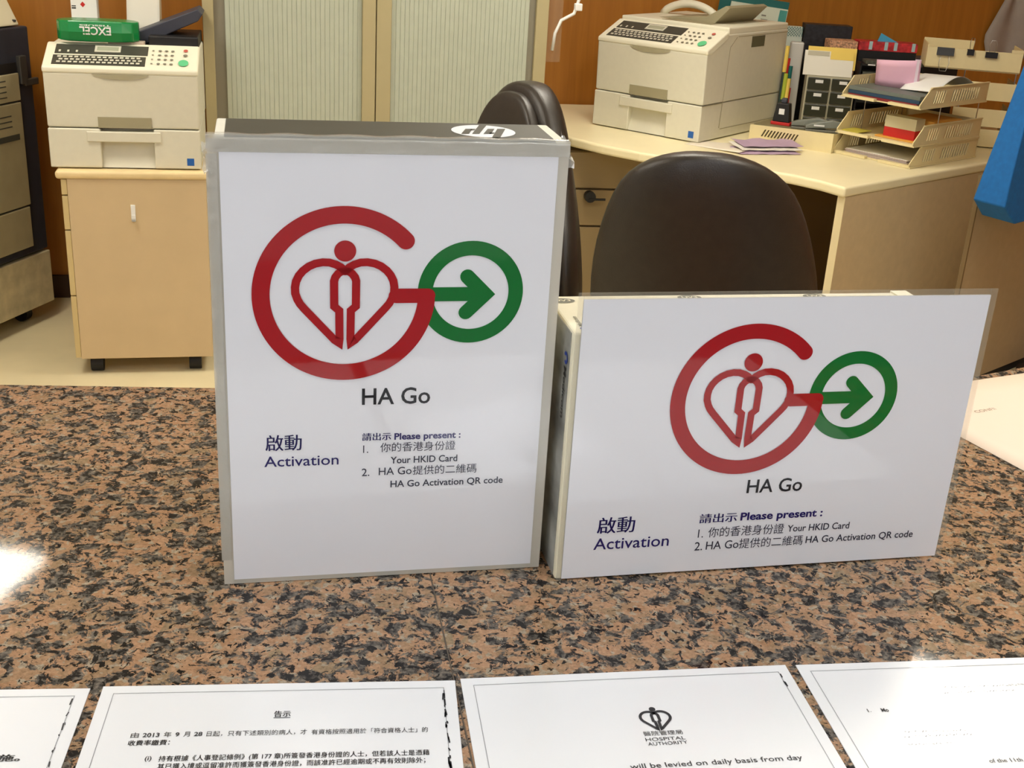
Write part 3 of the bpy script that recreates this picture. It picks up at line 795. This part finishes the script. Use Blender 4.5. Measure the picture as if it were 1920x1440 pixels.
# screen panel standing beside the desk end, nearer than it
NF = Frame((1.704, 4.096, 0), R(42.5))
t = thing('screen_panel', 'flat brown beige panel standing at the right edge beside the desk end', 'panel', NF.w(-0.275, 0), R(42.5))
MB().box(0.008, 1.1, 0, 0.014, 0.03, 0.80).build('board', m_part, t, bevel=0.001)
MB().box(0.0, 0.008, -0.001, 0.015, 0.0, 0.802).build('edge_trim', mat('screen_trim', (120, 98, 64), .5), t)
MB().box(0.008, 1.1, 0.003, 0.012, 0.0, 0.03).build('kick_strip', m_rubber, t)


# ---------------------------------------------------------------- leather chairs
def chair(name, label, loc, yaw, tilt, prof, zb_, th, flip=1, lean=0.0):
    """prof: (height above the back's foot, half width); the back faces +y (sitter looks that way)"""
    t = thing(name, label, 'chair', loc, yaw)
    rings = []; n = 32
    Hh = prof[-1][0]
    for z, hw in prof:
        q = z / Hh
        bul = th * (0.5 + 0.5 * math.sqrt(max(0.0, 1 - max(0, (q - .75) / .25) ** 2))) if q > .75 else th
        ring_ = []
        for kk in range(n):
            a = 2 * math.pi * kk / n; ca, sa = math.cos(a), math.sin(a)
            e = 0.72
            x = hw * math.copysign(abs(ca) ** e, ca); y = bul * math.copysign(abs(sa) ** e, sa)
            y += 0.35 * x * x / 0.24 * flip               # wraps round the sitter
            ring_.append((x - lean * z, y + math.tan(tilt) * -z, zb_ + z))
        rings.append(ring_)
    MB().loft(rings).build('backrest', m_leather, t, smooth=True, subsurf=1)
    rings = []
    for z, hw in prof:
        q = z / Hh; k_ = 0.80 * (1 if q < .7 else math.sqrt(max(0.02, 1 - ((q - .7) / .31) ** 2)))
        rings.append([(hw * .84 * math.copysign(abs(math.cos(a)) ** .7, math.cos(a)) - lean * z, 0.052 * k_ * math.copysign(abs(math.sin(a)) ** .7, math.sin(a)) + th * .95 + .3 * (hw * math.cos(a)) ** 2 / .24 - math.tan(tilt) * z, zb_ + .03 + z * .90) for a in [2 * math.pi * i / 28 for i in range(28)]])
    MB().loft(rings).build('back_cushion', m_leather, t, smooth=True, subsurf=1)
    if zb_ > 0.5:
        rg = []
        for z, s_ in ((0.40, .80), (0.41, .95), (0.44, 1.0), (0.49, .98), (0.51, .86), (0.515, .5)):
            rg.append([(0.24 * s_ * math.copysign(abs(math.cos(a)) ** .6, math.cos(a)), 0.25 + 0.25 * s_ * math.copysign(abs(math.sin(a)) ** .6, math.sin(a)), z) for a in [2 * math.pi * i / 28 for i in range(28)]])
        MB().loft(rg).build('seat', m_leather, t, smooth=True)
        MB().tube([(0, 0.2, 0.395), (0, 0.0, 0.40), (0, -0.02, 0.46), (0, -0.01, 0.60), (0, 0.0, zb_ + .05)], 0.022, 8).build('back_bracket', m_blackp, t, smooth=True)
        MB().cyl((0, 0.22, 0.08), (0, 0.22, 0.40), 0.028, 14).build('gas_lift', m_blackp, t)
        for i in range(5):
            a = 2 * math.pi * i / 5 + .3; ex, ey = 0.27 * math.cos(a), 0.22 + 0.27 * math.sin(a)
            g = MB().tube([(0, 0.22, 0.10), (ex, ey, 0.065)], [0.026, 0.018], 8).build('foot_spoke', m_blackp, t)
            MB().cyl((ex - .018 * math.sin(a), ey + .018 * math.cos(a), 0.026), (ex + .018 * math.sin(a), ey - .018 * math.cos(a), 0.026), 0.026, 14).build('castor', m_rubber, g)
    return t


PROF = [(0.0, .18), (0.03, .226), (0.10, .250), (0.18, .254), (0.27, .246), (0.36, .224), (0.43, .198), (0.48, .166), (0.513, .120), (0.530, .074), (0.537, .030)]
PROF2 = [(0.0, .20), (0.03, .25), (0.10, .275), (0.18, .268), (0.27, .238), (0.36, .182), (0.43, .152), (0.48, .122), (0.513, .090), (0.530, .058), (0.537, .026)]
chair('office_chair', 'dark brown leather office chair seen from behind, nearest the landscape sign', (0.425, 2.44, 0), R(-4), R(4), PROF, 0.565, 0.050, lean=0.10)
chair('office_chair', 'dark leather office chair half hidden behind the tall sign, turned left', (0.060, 3.05, 0), R(128), R(3), PROF2, 0.580, 0.055, lean=-0.24)


# ---------------------------------------------------------------- letter trays
def side_panel(mb, x, D, Hh, th, slots):
    """side of a letter tray: sloped front edge and slanted slots left open"""
    f = lambda d: (lambda y, z: (x + d, y, z))
    a, c = f(0), f(th)
    z0, z1 = Hh * .22, Hh * .80
    sl = 0.012
    mb.prism([(0, 0), (D, 0), (D, z0), (0.0, z0)], a, c)
    mb.prism([(0.048, z1), (D, z1), (D, Hh), (0.06, Hh)], a, c)
    edges = [(0.0, 0.048, None)]
    cur = None
    prev0, prev1 = (0.0, 0.048)
    for (s0, s1, n) in slots:
        st = (s1 - s0) / n
        for i in range(n):
            q = s0 + i * st
            mb.prism([(prev0, z0), (q, z0), (q + sl, z1), (prev1, z1)], a, c)
            prev0, prev1 = q + st * .62, q + st * .62 + sl
    mb.prism([(prev0, z0), (D, z0), (D, z1), (prev1, z1)], a, c)


def tray(parent, name, z, W=0.329, D=0.48, Hh=0.076, slots=((0.085, 0.165, 5), (0.21, 0.41, 11)), m=m_tray, dx=0.0, dy=0.0, tilt=0.0):
    b = MB()
    b.box(0, W, 0.02, D, 0, 0.004); b.box(0, W * .42, 0, 0.02, 0, 0.010); b.box(W * .60, W, 0, 0.02, 0, 0.010)
    b.box(0, W, D - .004, D, 0, Hh * .9)
    side_panel(b, 0, D, Hh, 0.004, slots); side_panel(b, W - .004, D, Hh, 0.004, slots)
    b.box(-0.004, 0.0, 0, D, 0, .005); b.box(W, W + 0.004, 0, D, 0, .005); b.box(W, W + .004, 0.06, D, Hh - .004, Hh)
    return b.build(name, m, parent, xf=Matrix.Translation((dx, dy, z)) @ Matrix.Rotation(tilt, 4, 'X'))


TF = Frame((1.182, 4.616, 0), R(-47.2))
t = thing('letter_tray_stack', 'cream three-tier letter tray stack near the desk corner', 'letter trays', (TF.o.x, TF.o.y, DZ), R(-47.2))
tray(t, 'tray', 0.001); tray(t, 'tray', 0.078); tray(t, 'tray', 0.214)
b = MB()
for x in (0.006, 0.323):
    for y in (0.16, 0.44): MB().cyl((x, y, 0.004), (x, y, 0.285), 0.002, 6).build('riser_rod', m_steel, t)


def on_tray(name, label, cat, x, y, z, yaw=0.0, group=None):
    p_ = TF.w(x, y); return thing(name, label, cat, (p_.x, p_.y, DZ + z), R(-47.2) + yaw, group)


t = on_tray('paper_pile', 'thin pile of papers lying in the bottom tray of the stack', 'paper', 0.03, 0.03, 0.0055)
for i in range(6): MB().box(0.004 * (i % 2), 0.265 + 0.003 * (i % 3), 0.003 * (i % 2), 0.40, i * 0.003, i * 0.003 + 0.0022).build('sheet', m_plain if i % 2 else mat('mauve_sheet', (196, 176, 172), .7), t)
t = on_tray('envelope', 'manila orange envelope in the middle tray of the stack', 'envelope', 0.13, 0.06, 0.0825)
MB().box(0, 0.18, 0, 0.36, 0, 0.006).box(0.03, 0.18, 0.10, 0.30, 0.006, 0.072).build('paper', m_orange, t, bevel=0.001)
t = on_tray('card_box', 'small red and white box in the middle tray of the stack', 'box', 0.155, 0.075, 0.0890)
MB().box(0, 0.13, 0, 0.06, 0, 0.034).build('lower_band', m_redp, t)
MB().box(0, 0.13, 0, 0.06, 0.0342, 0.076).build('upper_band', mat('silver_card', (206, 198, 160), .4), t)
t = on_tray('card', 'olive yellow card lying flat in the middle tray of the stack', 'card', 0.012, 0.014, 0.0885)
MB().box(0, 0.075, 0, 0.09, 0, 0.003).build('card', mat('olive_yellow', (196, 184, 70), .6), t)
t = on_tray('folder', 'maroon folder at the bottom of the top tray', 'folder', 0.012, 0.022, 0.2185)
MB().box(0, 0.29, 0, 0.40, 0, 0.010).build('cover', m_maroon, t, bevel=0.001)
t = on_tray('folder', 'navy blue folder lying on the maroon one in the top tray', 'folder', 0.010, 0.022, 0.2290)
MB().box(0, 0.30, 0, 0.40, 0, 0.012).build('cover', m_navyf, t, bevel=0.001)
t = on_tray('folder', 'grey green file on top of the navy folder in the top tray', 'folder', 0.010, 0.024, 0.2415)
MB().box(0, 0.30, 0, 0.39, 0, 0.014).build('cover', mat('grey_green', (104, 112, 106), .5), t, bevel=0.001)
t = on_tray('paper_sheet', 'pale pink form standing up in the top tray', 'paper', 0.045, 0.13, 0.2560, R(16))
MB().grid(lambda a, b_: (0.165 * a, 0.02 * (a - .5) ** 2 * 4 - 0.025 * b_, 0.095 * b_ + 0.014 * a * b_), 8, 4).build('sheet', m_pink, t, solid=0.0006, smooth=True)
MB().grid(lambda a, b_: (0.145 + 0.02 * a, -0.0022 + 0.02 * (0.40 + .12 * a) ** 2 * 4 - 0.025 * b_, 0.004 + 0.095 * b_ + 0.013 * b_), 2, 2).build('margin', mat('lilac_white', (232, 214, 228), .7), t)
t = on_tray('paper_sheet', 'white paper curling up over the back of the top tray', 'paper', 0.16, 0.13, 0.2560)
MB().grid(lambda a, b_: (0.15 * a, 0.32 * b_, 0.002 + 0.050 * math.sin(math.pi * min(1, b_ * 1.05)) + 0.008 * a), 8, 12).build('sheet', m_white, t, solid=0.0006, smooth=True)

# second stack behind, with an upper bracket holding clips
BF = Frame((1.590, 4.985, 0), R(-12))
t = thing('letter_tray_stack', 'tall cream letter tray stack farther back by the blue bag', 'letter trays', (BF.o.x, BF.o.y, DZ), R(-12))
b = MB(); b.box(0, 0.365, 0, 0.006, 0.305, 0.380); b.box(0, 0.20, 0.2, 0.206, .305, 0.40); b.box(0.32, 0.365, 0.0, 0.006, .380, 0.392); b.box(0, 0.365, 0.006, 0.22, 0.300, 0.305); b.box(0, 0.005, 0.006, 0.22, 0.3, 0.392); b.box(0.36, 0.365, 0.006, 0.22, 0.30, 0.392)
b.build('tray', m_tray, t, bevel=0.001)
for z in (0.005, 0.085, 0.190):
    b = MB(); b.box(0.14, 0.365, 0, 0.005, z, z + .07); b.box(0.14, 0.365, .005, .22, z, z + .005); b.box(0.36, 0.365, .005, .22, z, z + .07); b.build('tray', m_tray, t, bevel=0.001)
b = MB()
for x in (0.16, 0.355): MB().cyl((x, 0.012, 0.004), (x, 0.012, 0.32), 0.0022, 6).build('riser_rod', m_steel, t)


def clip(label, x, z, wd, up_):
    p_ = BF.w(x, -0.001)
    t = thing('binder_clip', label, 'clip', (p_.x, p_.y, DZ + z), R(-12), 'binder clips on the upper tray rail')
    MB().px([(-0.010, 0.0), (0.014, 0.0), (0.003, 0.030), (-0.001, 0.030)] if not up_ else [(-0.010, 0.022), (-0.010, 0.0), (0.014, 0.0), (0.014, 0.022)], -wd / 2, wd / 2).build('body', m_blackp, t)
    sg = 1 if up_ else -1
    o_ = 0.022 if up_ else 0.0
    MB().tube([(-wd * .22, -0.009, o_), (-wd * .3, -0.010, o_ + sg * 0.03), (-wd * .18, -0.010, o_ + sg * 0.045 * (1 if up_ else 1.35)), (wd * .18, -0.010, o_ + sg * 0.045 * (1 if up_ else 1.35)), (wd * .3, -0.010, o_ + sg * 0.03), (wd * .22, -0.009, o_)], 0.0012, 6).build('wire_handle', m_steel, t, smooth=True)


clip('big black binder clip hanging with its wire handle down, left on the rail', 0.070, 0.352, 0.066, False)
clip('small silver and black binder clip in the middle of the rail', 0.165, 0.360, 0.026, True)
clip('black binder clip with wire loops up, right on the rail', 0.245, 0.356, 0.046, True)
t = thing('letter_tray', 'single cream letter tray with dark slanted vents on its long side', 'letter trays', (0.882, 4.785, DZ), R(-33.7))
b = MB(); b.box(0, 0.345, .004, 0.20, 0, .004); b.box(0, .345, .196, .2, 0, .06); b.box(0, .004, .004, .196, 0, .062); b.box(.341, .345, .004, .196, 0, .07)
a_ = lambda x, z: (x, 0.004, z); c_ = lambda x, z: (x, 0.0, z)
z0, z1, Hh = .022, .050, .066
b.prism([(0, 0), (.345, 0), (.345, z0), (0, z0)], a_, c_); b.prism([(0, z1), (.345, z1), (.345, Hh + .008), (0, Hh - .004)], a_, c_)
pv = (0.0, 0.0)
for i in range(11):
    q = 0.05 + i * 0.0135; b.prism([(pv[0], z0), (q, z0), (q + .014, z1), (pv[1], z1)], a_, c_); pv = (q + .007, q + .021)
b.prism([(pv[0], z0), (.345, z0), (.345, z1), (pv[1], z1)], a_, c_)
b.build('tray', m_tray, t)
SF = Frame((0.882, 4.785, 0), R(-33.7))


def on_side(name, label, cat, x, y, z, yaw=0.0, group=None):
    p_ = SF.w(x, y); return thing(name, label, cat, (p_.x, p_.y, DZ + z), R(-33.7) + yaw, group)


t = on_side('paper_pile', 'brownish folders filling the single letter tray', 'paper', 0.01, 0.01, 0.0045)
MB().box(0, 0.325, 0, 0.18, 0, 0.062).build('stack', mat('olive_folder', (128, 118, 84), .6), t, bevel=0.002)
t = on_side('rubber_stamp', 'black self-inking stamp with a white label and red base on the single tray', 'stamp', 0.065, 0.05, 0.067, R(6))
MB().box(-0.002, 0.076, -0.002, 0.042, 0, 0.012).build('base', m_redp, t, bevel=0.002)
MB().py([(0.003, 0.0122), (0.071, 0.0122), (0.062, 0.085), (0.014, 0.085)], 0.0, 0.04).build('body', m_blackp, t, bevel=0.003)
MB().box(0.026, 0.048, -0.0012, 0.001, 0.042, 0.064).build('label', m_white, t)
MB().box(0.027, 0.049, 0.008, 0.032, 0.085, 0.104).build('cap', m_slate, t, bevel=0.004)
for i, (x, y, a, lab) in enumerate(((0.16, 0.025, 22, 'grey stapler lying on the single tray, the left of two'), (0.225, 0.012, 28, 'grey stapler with a pale stripe lying on the single tray, the right of two'))):
    t = on_side('stapler', lab, 'stapler', x, y, 0.067, R(a), 'staplers on the single tray')
    MB().box(0, 0.135, 0, 0.032, 0, 0.008).build('base', m_key_grey, t, bevel=0.002)
    MB().py([(0.0, 0.010), (0.135, 0.018), (0.135, 0.040), (0.10, 0.046), (0.02, 0.030), (0.0, 0.022)], 0.002, 0.030).build('arm', mat('stapler_grey', (124, 128, 118), .35), t, bevel=0.003, smooth=False)
    if i: MB().box(0.03, 0.07, -0.0008, 0.002, 0.021, 0.027).build('stripe', m_white, t)

# small drawer organiser behind, tilted forward board on top
OF = Frame((1.150, 5.095, 0), R(-8))
t = thing('drawer_organiser', 'small grey framed organiser with smoky drawers behind the staplers', 'organiser', (OF.o.x, OF.o.y, DZ), R(-8))
W_, H_ = 0.20, 0.225
b = MB(); b.box(0, W_, 0.02, 0.14, 0, H_)
b.build('cabinet', mat('organiser_grey', (190, 184, 156), .5), t)
for r_ in range(4):
    for c in range(2):
        x = 0.006 + c * 0.098; z = 0.005 + r_ * 0.055
        d = MB().box(x, x + 0.090, 0.010, 0.024, z, z + 0.049).build('drawer', m_drawer , t, bevel=0.002)
        MB().box(x + 0.03, x + 0.062, 0.0088, 0.011, z + 0.028, z + 0.041).build('label', m_white, d)
t = thing('sheet_pad', 'blank white pad with a yellow strip leaning on top of the drawer organiser', 'pad', (OF.o.x - 0.015, OF.o.y + 0.03, DZ + 0.226), R(-7))
xt = Matrix.Rotation(R(-14), 4, 'X')
MB().box(0, 0.20, -0.003, 0.003, 0, 0.100).build('pad', m_plain, t, xf=xt)
MB().box(0.012, 0.21, 0.0032, 0.005, 0.03, 0.118).build('yellow_backing', m_yellow, t, xf=xt)
MB().box(0.105, 0.20, -0.0042, -0.003, 0.068, 0.100).build('yellow_strip', m_yellow, t, xf=xt)
MB().box(0.012, 0.10, -0.0045, -0.003, 0.080, 0.098).build('grey_strip', mat('grey_strip', (190, 184, 160), .6), t, xf=xt)

t = thing('file_box', 'black patterned file box standing at the wall behind the pad', 'box', (1.165, 5.33, DZ), R(-2))
MB().box(0, 0.20, 0, 0.09, 0, 0.412).build('box', mat('black_speckle', (30, 30, 34), .4, noise=0.8, nscale=60), t, bevel=0.002)
t = thing('pattern_box', 'pale box with a green lattice pattern between the fax machine and black file box', 'box', (1.062, 5.36, DZ), R(0))
MB().box(0, 0.10, 0, 0.05, 0, 0.395).build('box', mat('pale_card', (206, 214, 200), .6), t, bevel=0.002)
b = MB()
for i in range(-4, 10):
    b.prism([(0, 0), (1, 0), (1, 1), (0, 1)], lambda x, z, i=i: (max(0, min(.10, .012 * i + .0022 * x + .04 * z)), -0.0012, .355 + .04 * z), lambda x, z, i=i: (max(0, min(.10, .012 * i + .0022 * x + .04 * z)), -0.0004, .355 + .04 * z))
    b.prism([(0, 0), (1, 0), (1, 1), (0, 1)], lambda x, z, i=i: (max(0, min(.10, .012 * i + .04 + .0022 * x - .04 * z)), -0.0012, .355 + .04 * z), lambda x, z, i=i: (max(0, min(.10, .012 * i + .04 + .0022 * x - .04 * z)), -0.0004, .355 + .04 * z))
b.build('lattice', m_teal, t)
t = thing('binder', 'white glossy binder standing behind the coloured ribbon bundle', 'binder', (1.090, 5.22, DZ), R(-6))
MB().box(0.0, 0.055, 0, 0.045, 0, 0.345).build('cover', mat('white_gloss', (206, 204, 196), .25), t, bevel=0.006, seg=3)
t = thing('pen_bundle', 'bundle of yellow, red and green marker pens standing beside the fax machine', 'pens', (1.055, 5.13, DZ), R(0))
for i, (dx, dy, m, h0, h1) in enumerate(((0.00, 0, m_yellow, .20, .33), (.012, .01, m_redp, .14, .28), (.024, 0, m_teal, .10, .25), (.006, -.012, mat('lime', (176, 190, 60), .5), .06, .22), (.02, -.012, m_yellow, .02, .2), (.03, .008, m_redp, .0, .16))):
    MB().tube([(dx, dy, 0.0), (dx + .004, dy, h1)], 0.0075, 8).build('pen', mat('pen_dark', (40, 60, 54), .5), t)
    MB().tube([(dx + .003, dy, h1 - .10), (dx + .0045, dy, h1 + .006)], 0.0085, 8).build('pen_cap', m, t)
# row of boxes at the wall
t = thing('printed_box', 'long brown floral box at the wall, left of the red one', 'box', (1.250, 5.21, DZ), R(0))
MB().box(0, 0.118, 0, 0.10, 0, 0.362).build('box', m_floral, t, bevel=0.003)
t = thing('printed_box', 'long red, blue and white printed box at the wall behind the pink form', 'box', (1.372, 5.20, DZ), R(0))
MB().box(0, 0.245, 0, 0.10, 0.33, 0.366).build('top_band', mat('red_print', (188, 44, 50), .5, noise=0.5, nscale=40), t, bevel=0.002)
MB().box(0.002, 0.243, 0.002, 0.10, 0, 0.33).build('box', m_blackp, t)
b = MB()
for i, x in enumerate((.04, .105, .145, .22)): b.box(x, x + .014, -0.001, .002, .335, .368)
b.build('white_marks', mat('pale_blue_print', (170, 196, 200), .5), t)
t = thing('card', 'sky blue card leaning out of the red printed box', 'card', (1.455, 5.22, DZ + 0.366), R(0))
MB().prism([(0.0, 0.0), (0.085, 0.0), (0.012, 0.034)], lambda x, z: (x, 0.02, z), lambda x, z: (x, 0.024, z)).build('card', m_sky, t)
t = thing('document_rack', 'black wire rack of files under the printed boxes', 'rack', (1.36, 5.09, DZ + 0.0), R(-4))
b = MB()
for z in (0.05, 0.13, 0.21, 0.28): b.box(0, 0.26, 0, 0.09, z, z + 0.008)
b.box(0, 0.006, 0, 0.09, 0, 0.29); b.box(0.254, 0.26, 0, 0.09, 0, 0.29)
b.build('shelves', m_blackp, t)
b = MB()
for z, c in ((0.289, 0),): b.box(0.02, 0.25, 0.0, 0.085, z, z + .012)
for z in (.06, .14, .22): b.box(0.015, 0.245, 0.004, 0.085, z, z + .035)
b.build('files', mat('rack_files', (78, 80, 70), .5, noise=0.6, nscale=60), t)
MB().box(0.03, 0.06, -0.001, 0.0, 0.282, 0.287).box(0.09, 0.14, -0.001, 0.0, 0.282, 0.287).build('label', m_white, t)

t = thing('storage_box', 'plain black box at the wall below the clip rail', 'box', (1.700, 5.46, DZ), R(6))
MB().box(0, 0.20, 0, 0.12, 0, 0.265).build('box', m_blackp, t, bevel=0.003)
MB().box(-0.001, 0.201, -0.002, 0.122, 0.265, 0.285).build('lid', m_slate, t, bevel=0.002)

# papers beside the right fax machine
t = thing('paper_sheet', 'white paper sheet lying at the desk front below the right fax machine', 'paper', (0.607, 4.608, DZ), R(-38))
MB().grid(lambda a, b_: (0.24 * a, 0.19 * b_, 0.001 + 0.006 * a * a + 0.002 * math.sin(b_ * 5)), 8, 6).build('sheet', mat('warm_white', (236, 226, 206), .7), t, solid=0.0006, smooth=True)
t = thing('folded_sheet', 'crumpled lilac and white folded papers by the single letter tray', 'paper', (0.80, 4.455, DZ), R(16))
rr = random.Random(9)
for i in range(3):
    MB().grid(lambda a, b_: (0.02 * i + 0.25 * a, 0.03 * i + 0.13 * b_, 0.002 + 0.008 * i + 0.010 * math.sin(a * 6 + i) ** 2 * b_ + 0.003 * rr.random()), 8, 5).build('sheet', (mat('lilac', (186, 160, 184), .7), m_plain, mat('lilac', (186, 160, 184), .7))[i], t, solid=0.0006)

# booklets leaning behind the right fax machine
t = thing('booklet', 'teal and white printed booklet stack standing behind the right fax machine', 'booklet', (0.80, 5.485, DZ + 0.025), R(-4))
xt = Matrix.Rotation(R(5), 4, 'Y')
MB().box(0.02, 0.27, 0, 0.02, 0, 0.455).build('pages', mat('booklet_white', (214, 220, 200), .6), t, xf=xt)
MB().box(-0.03, 0.272, 0.020, 0.03, 0.0, 0.485).build('cover', m_teal, t, xf=xt)
b = MB()
for j in range(4): b.box(0.16, 0.21 - .01 * j, -0.001, 0.001, 0.36 + j * 0.018, 0.366 + j * 0.018)
b.build('print_lines', m_key_grey, t, xf=xt)
MB().box(0.235, 0.268, -0.001, 0.001, 0.36, 0.45).build('teal_print', mat('teal_light', (70, 150, 140), .5), t, xf=xt)

# grey sheet hanging on the wall, right
t = thing('hanging_cloth', 'grey cloth hanging from a wall hook behind the tall tray stack', 'cloth', WF.w(2.28, 0.548, 0.0), R(12))
MB().grid(lambda a, b_: ((a - .5) * (0.02 + 0.34 * b_ if b_ < .7 else 0.258 - (b_ - .7) * .30), -0.012 * math.sin(a * 9) - 0.01, 1.36 - 0.40 * b_ + 0.02 * abs(math.sin(a * 7)) * (b_ > .95)), 12, 12).build('cloth', m_greyfab, t, solid=0.003, smooth=True)
MB().cyl((0, 0.012, 1.36), (0, -0.03, 1.365), 0.008, 10).build('hook', m_blackp, t)

# cable and plastic sleeve hanging at the cabinet side
t = thing('hanging_cable', 'white cable and clear plastic sleeve hanging down beside the tall cabinet', 'cable', WF.w(-0.105, -0.42, 0.0), R(12))
MB().tube([(0.055, -0.006, 1.35), (0.05, -0.012, 1.24), (0.035, -0.012, 1.19), (-0.01, -0.012, 1.165), (-0.03, -0.012, 1.12), (-0.036, -0.012, 1.06)], 0.006, 8).build('cable', m_white, t, smooth=True)
MB().box(0.035, 0.062, -0.022, 0.0, 1.20, 1.225).build('plug', m_white, t, bevel=0.003)
MB().grid(lambda a, b_: (-0.065 + 0.06 * a, -0.006 - 0.008 * math.sin(a * 3), 1.02 + 0.33 * b_), 4, 6).build('sleeve', m_pouch_clear, t, smooth=True)

# blue bag on a coat stand post
t = thing('coat_stand', 'dark post standing just past the right edge, holding the blue bag', 'stand', NF.w(0.30, -0.12), R(42.5))
MB().cyl((0, 0, 0.02), (0, 0, 1.62), 0.016, 14).build('post', m_blackp, t)
MB().cyl((0, 0, 0.0), (0, 0, 0.02), 0.11, 24).build('foot', m_blackp, t)
MB().tube([(0, 0, 1.50), (-0.05, 0, 1.50), (-0.075, 0, 1.53)], 0.008, 8).build('hook', m_blackp, t)
t = thing('tote_bag', 'bright blue non-woven tote bag hanging at the right edge', 'bag', NF.w(0.045, -0.07), R(42.5))
f_ = [(-0.345, 1.22), (-0.372, 1.10), (-0.408, .95), (-0.438, .835), (-0.458, .745), (-0.372, .682), (-0.10, .684), (0.10, .70), (0.13, .84), (0.05, 1.22)]
b = MB(); n = len(f_)
b.loft([[(x + .02 if x < 0 else x - .02, 0.035 * (1 - ((z - .63) / .6)), z) for x, z in f_], [(x, -0.05 - 0.05 * (1 - (z - .63) / .6), z) for x, z in f_]])
b.build('bag', m_blue_bag, t, bevel=0.006, seg=3)
MB().tube([(-0.37, -0.045, 1.21), (-0.25, -0.045, 1.34), (0.05, -0.045, 1.47), (0.222, -0.045, 1.512), (0.236, -0.045, 1.512), (0.06, -0.055, 1.21)], 0.011, 8).build('strap', m_blue_bag, t, smooth=True)
rr = random.Random(8); b = MB()
for i in range(26):
    z = 0.77 + 0.26 * rr.random(); x = -0.19 + 0.03 * rr.random()
    yb_ = -0.052 - 0.05 * (1 - (z - .63) / .6)
    ring(b, x, z, .005, .007, 0, 360, lambda u, v, yb_=yb_: (u, -0.0525 - 0.05 * (1 - (v - .63) / .6), v), 12)
b.build('print', mat('pale_print', (150, 176, 192), .6), t)
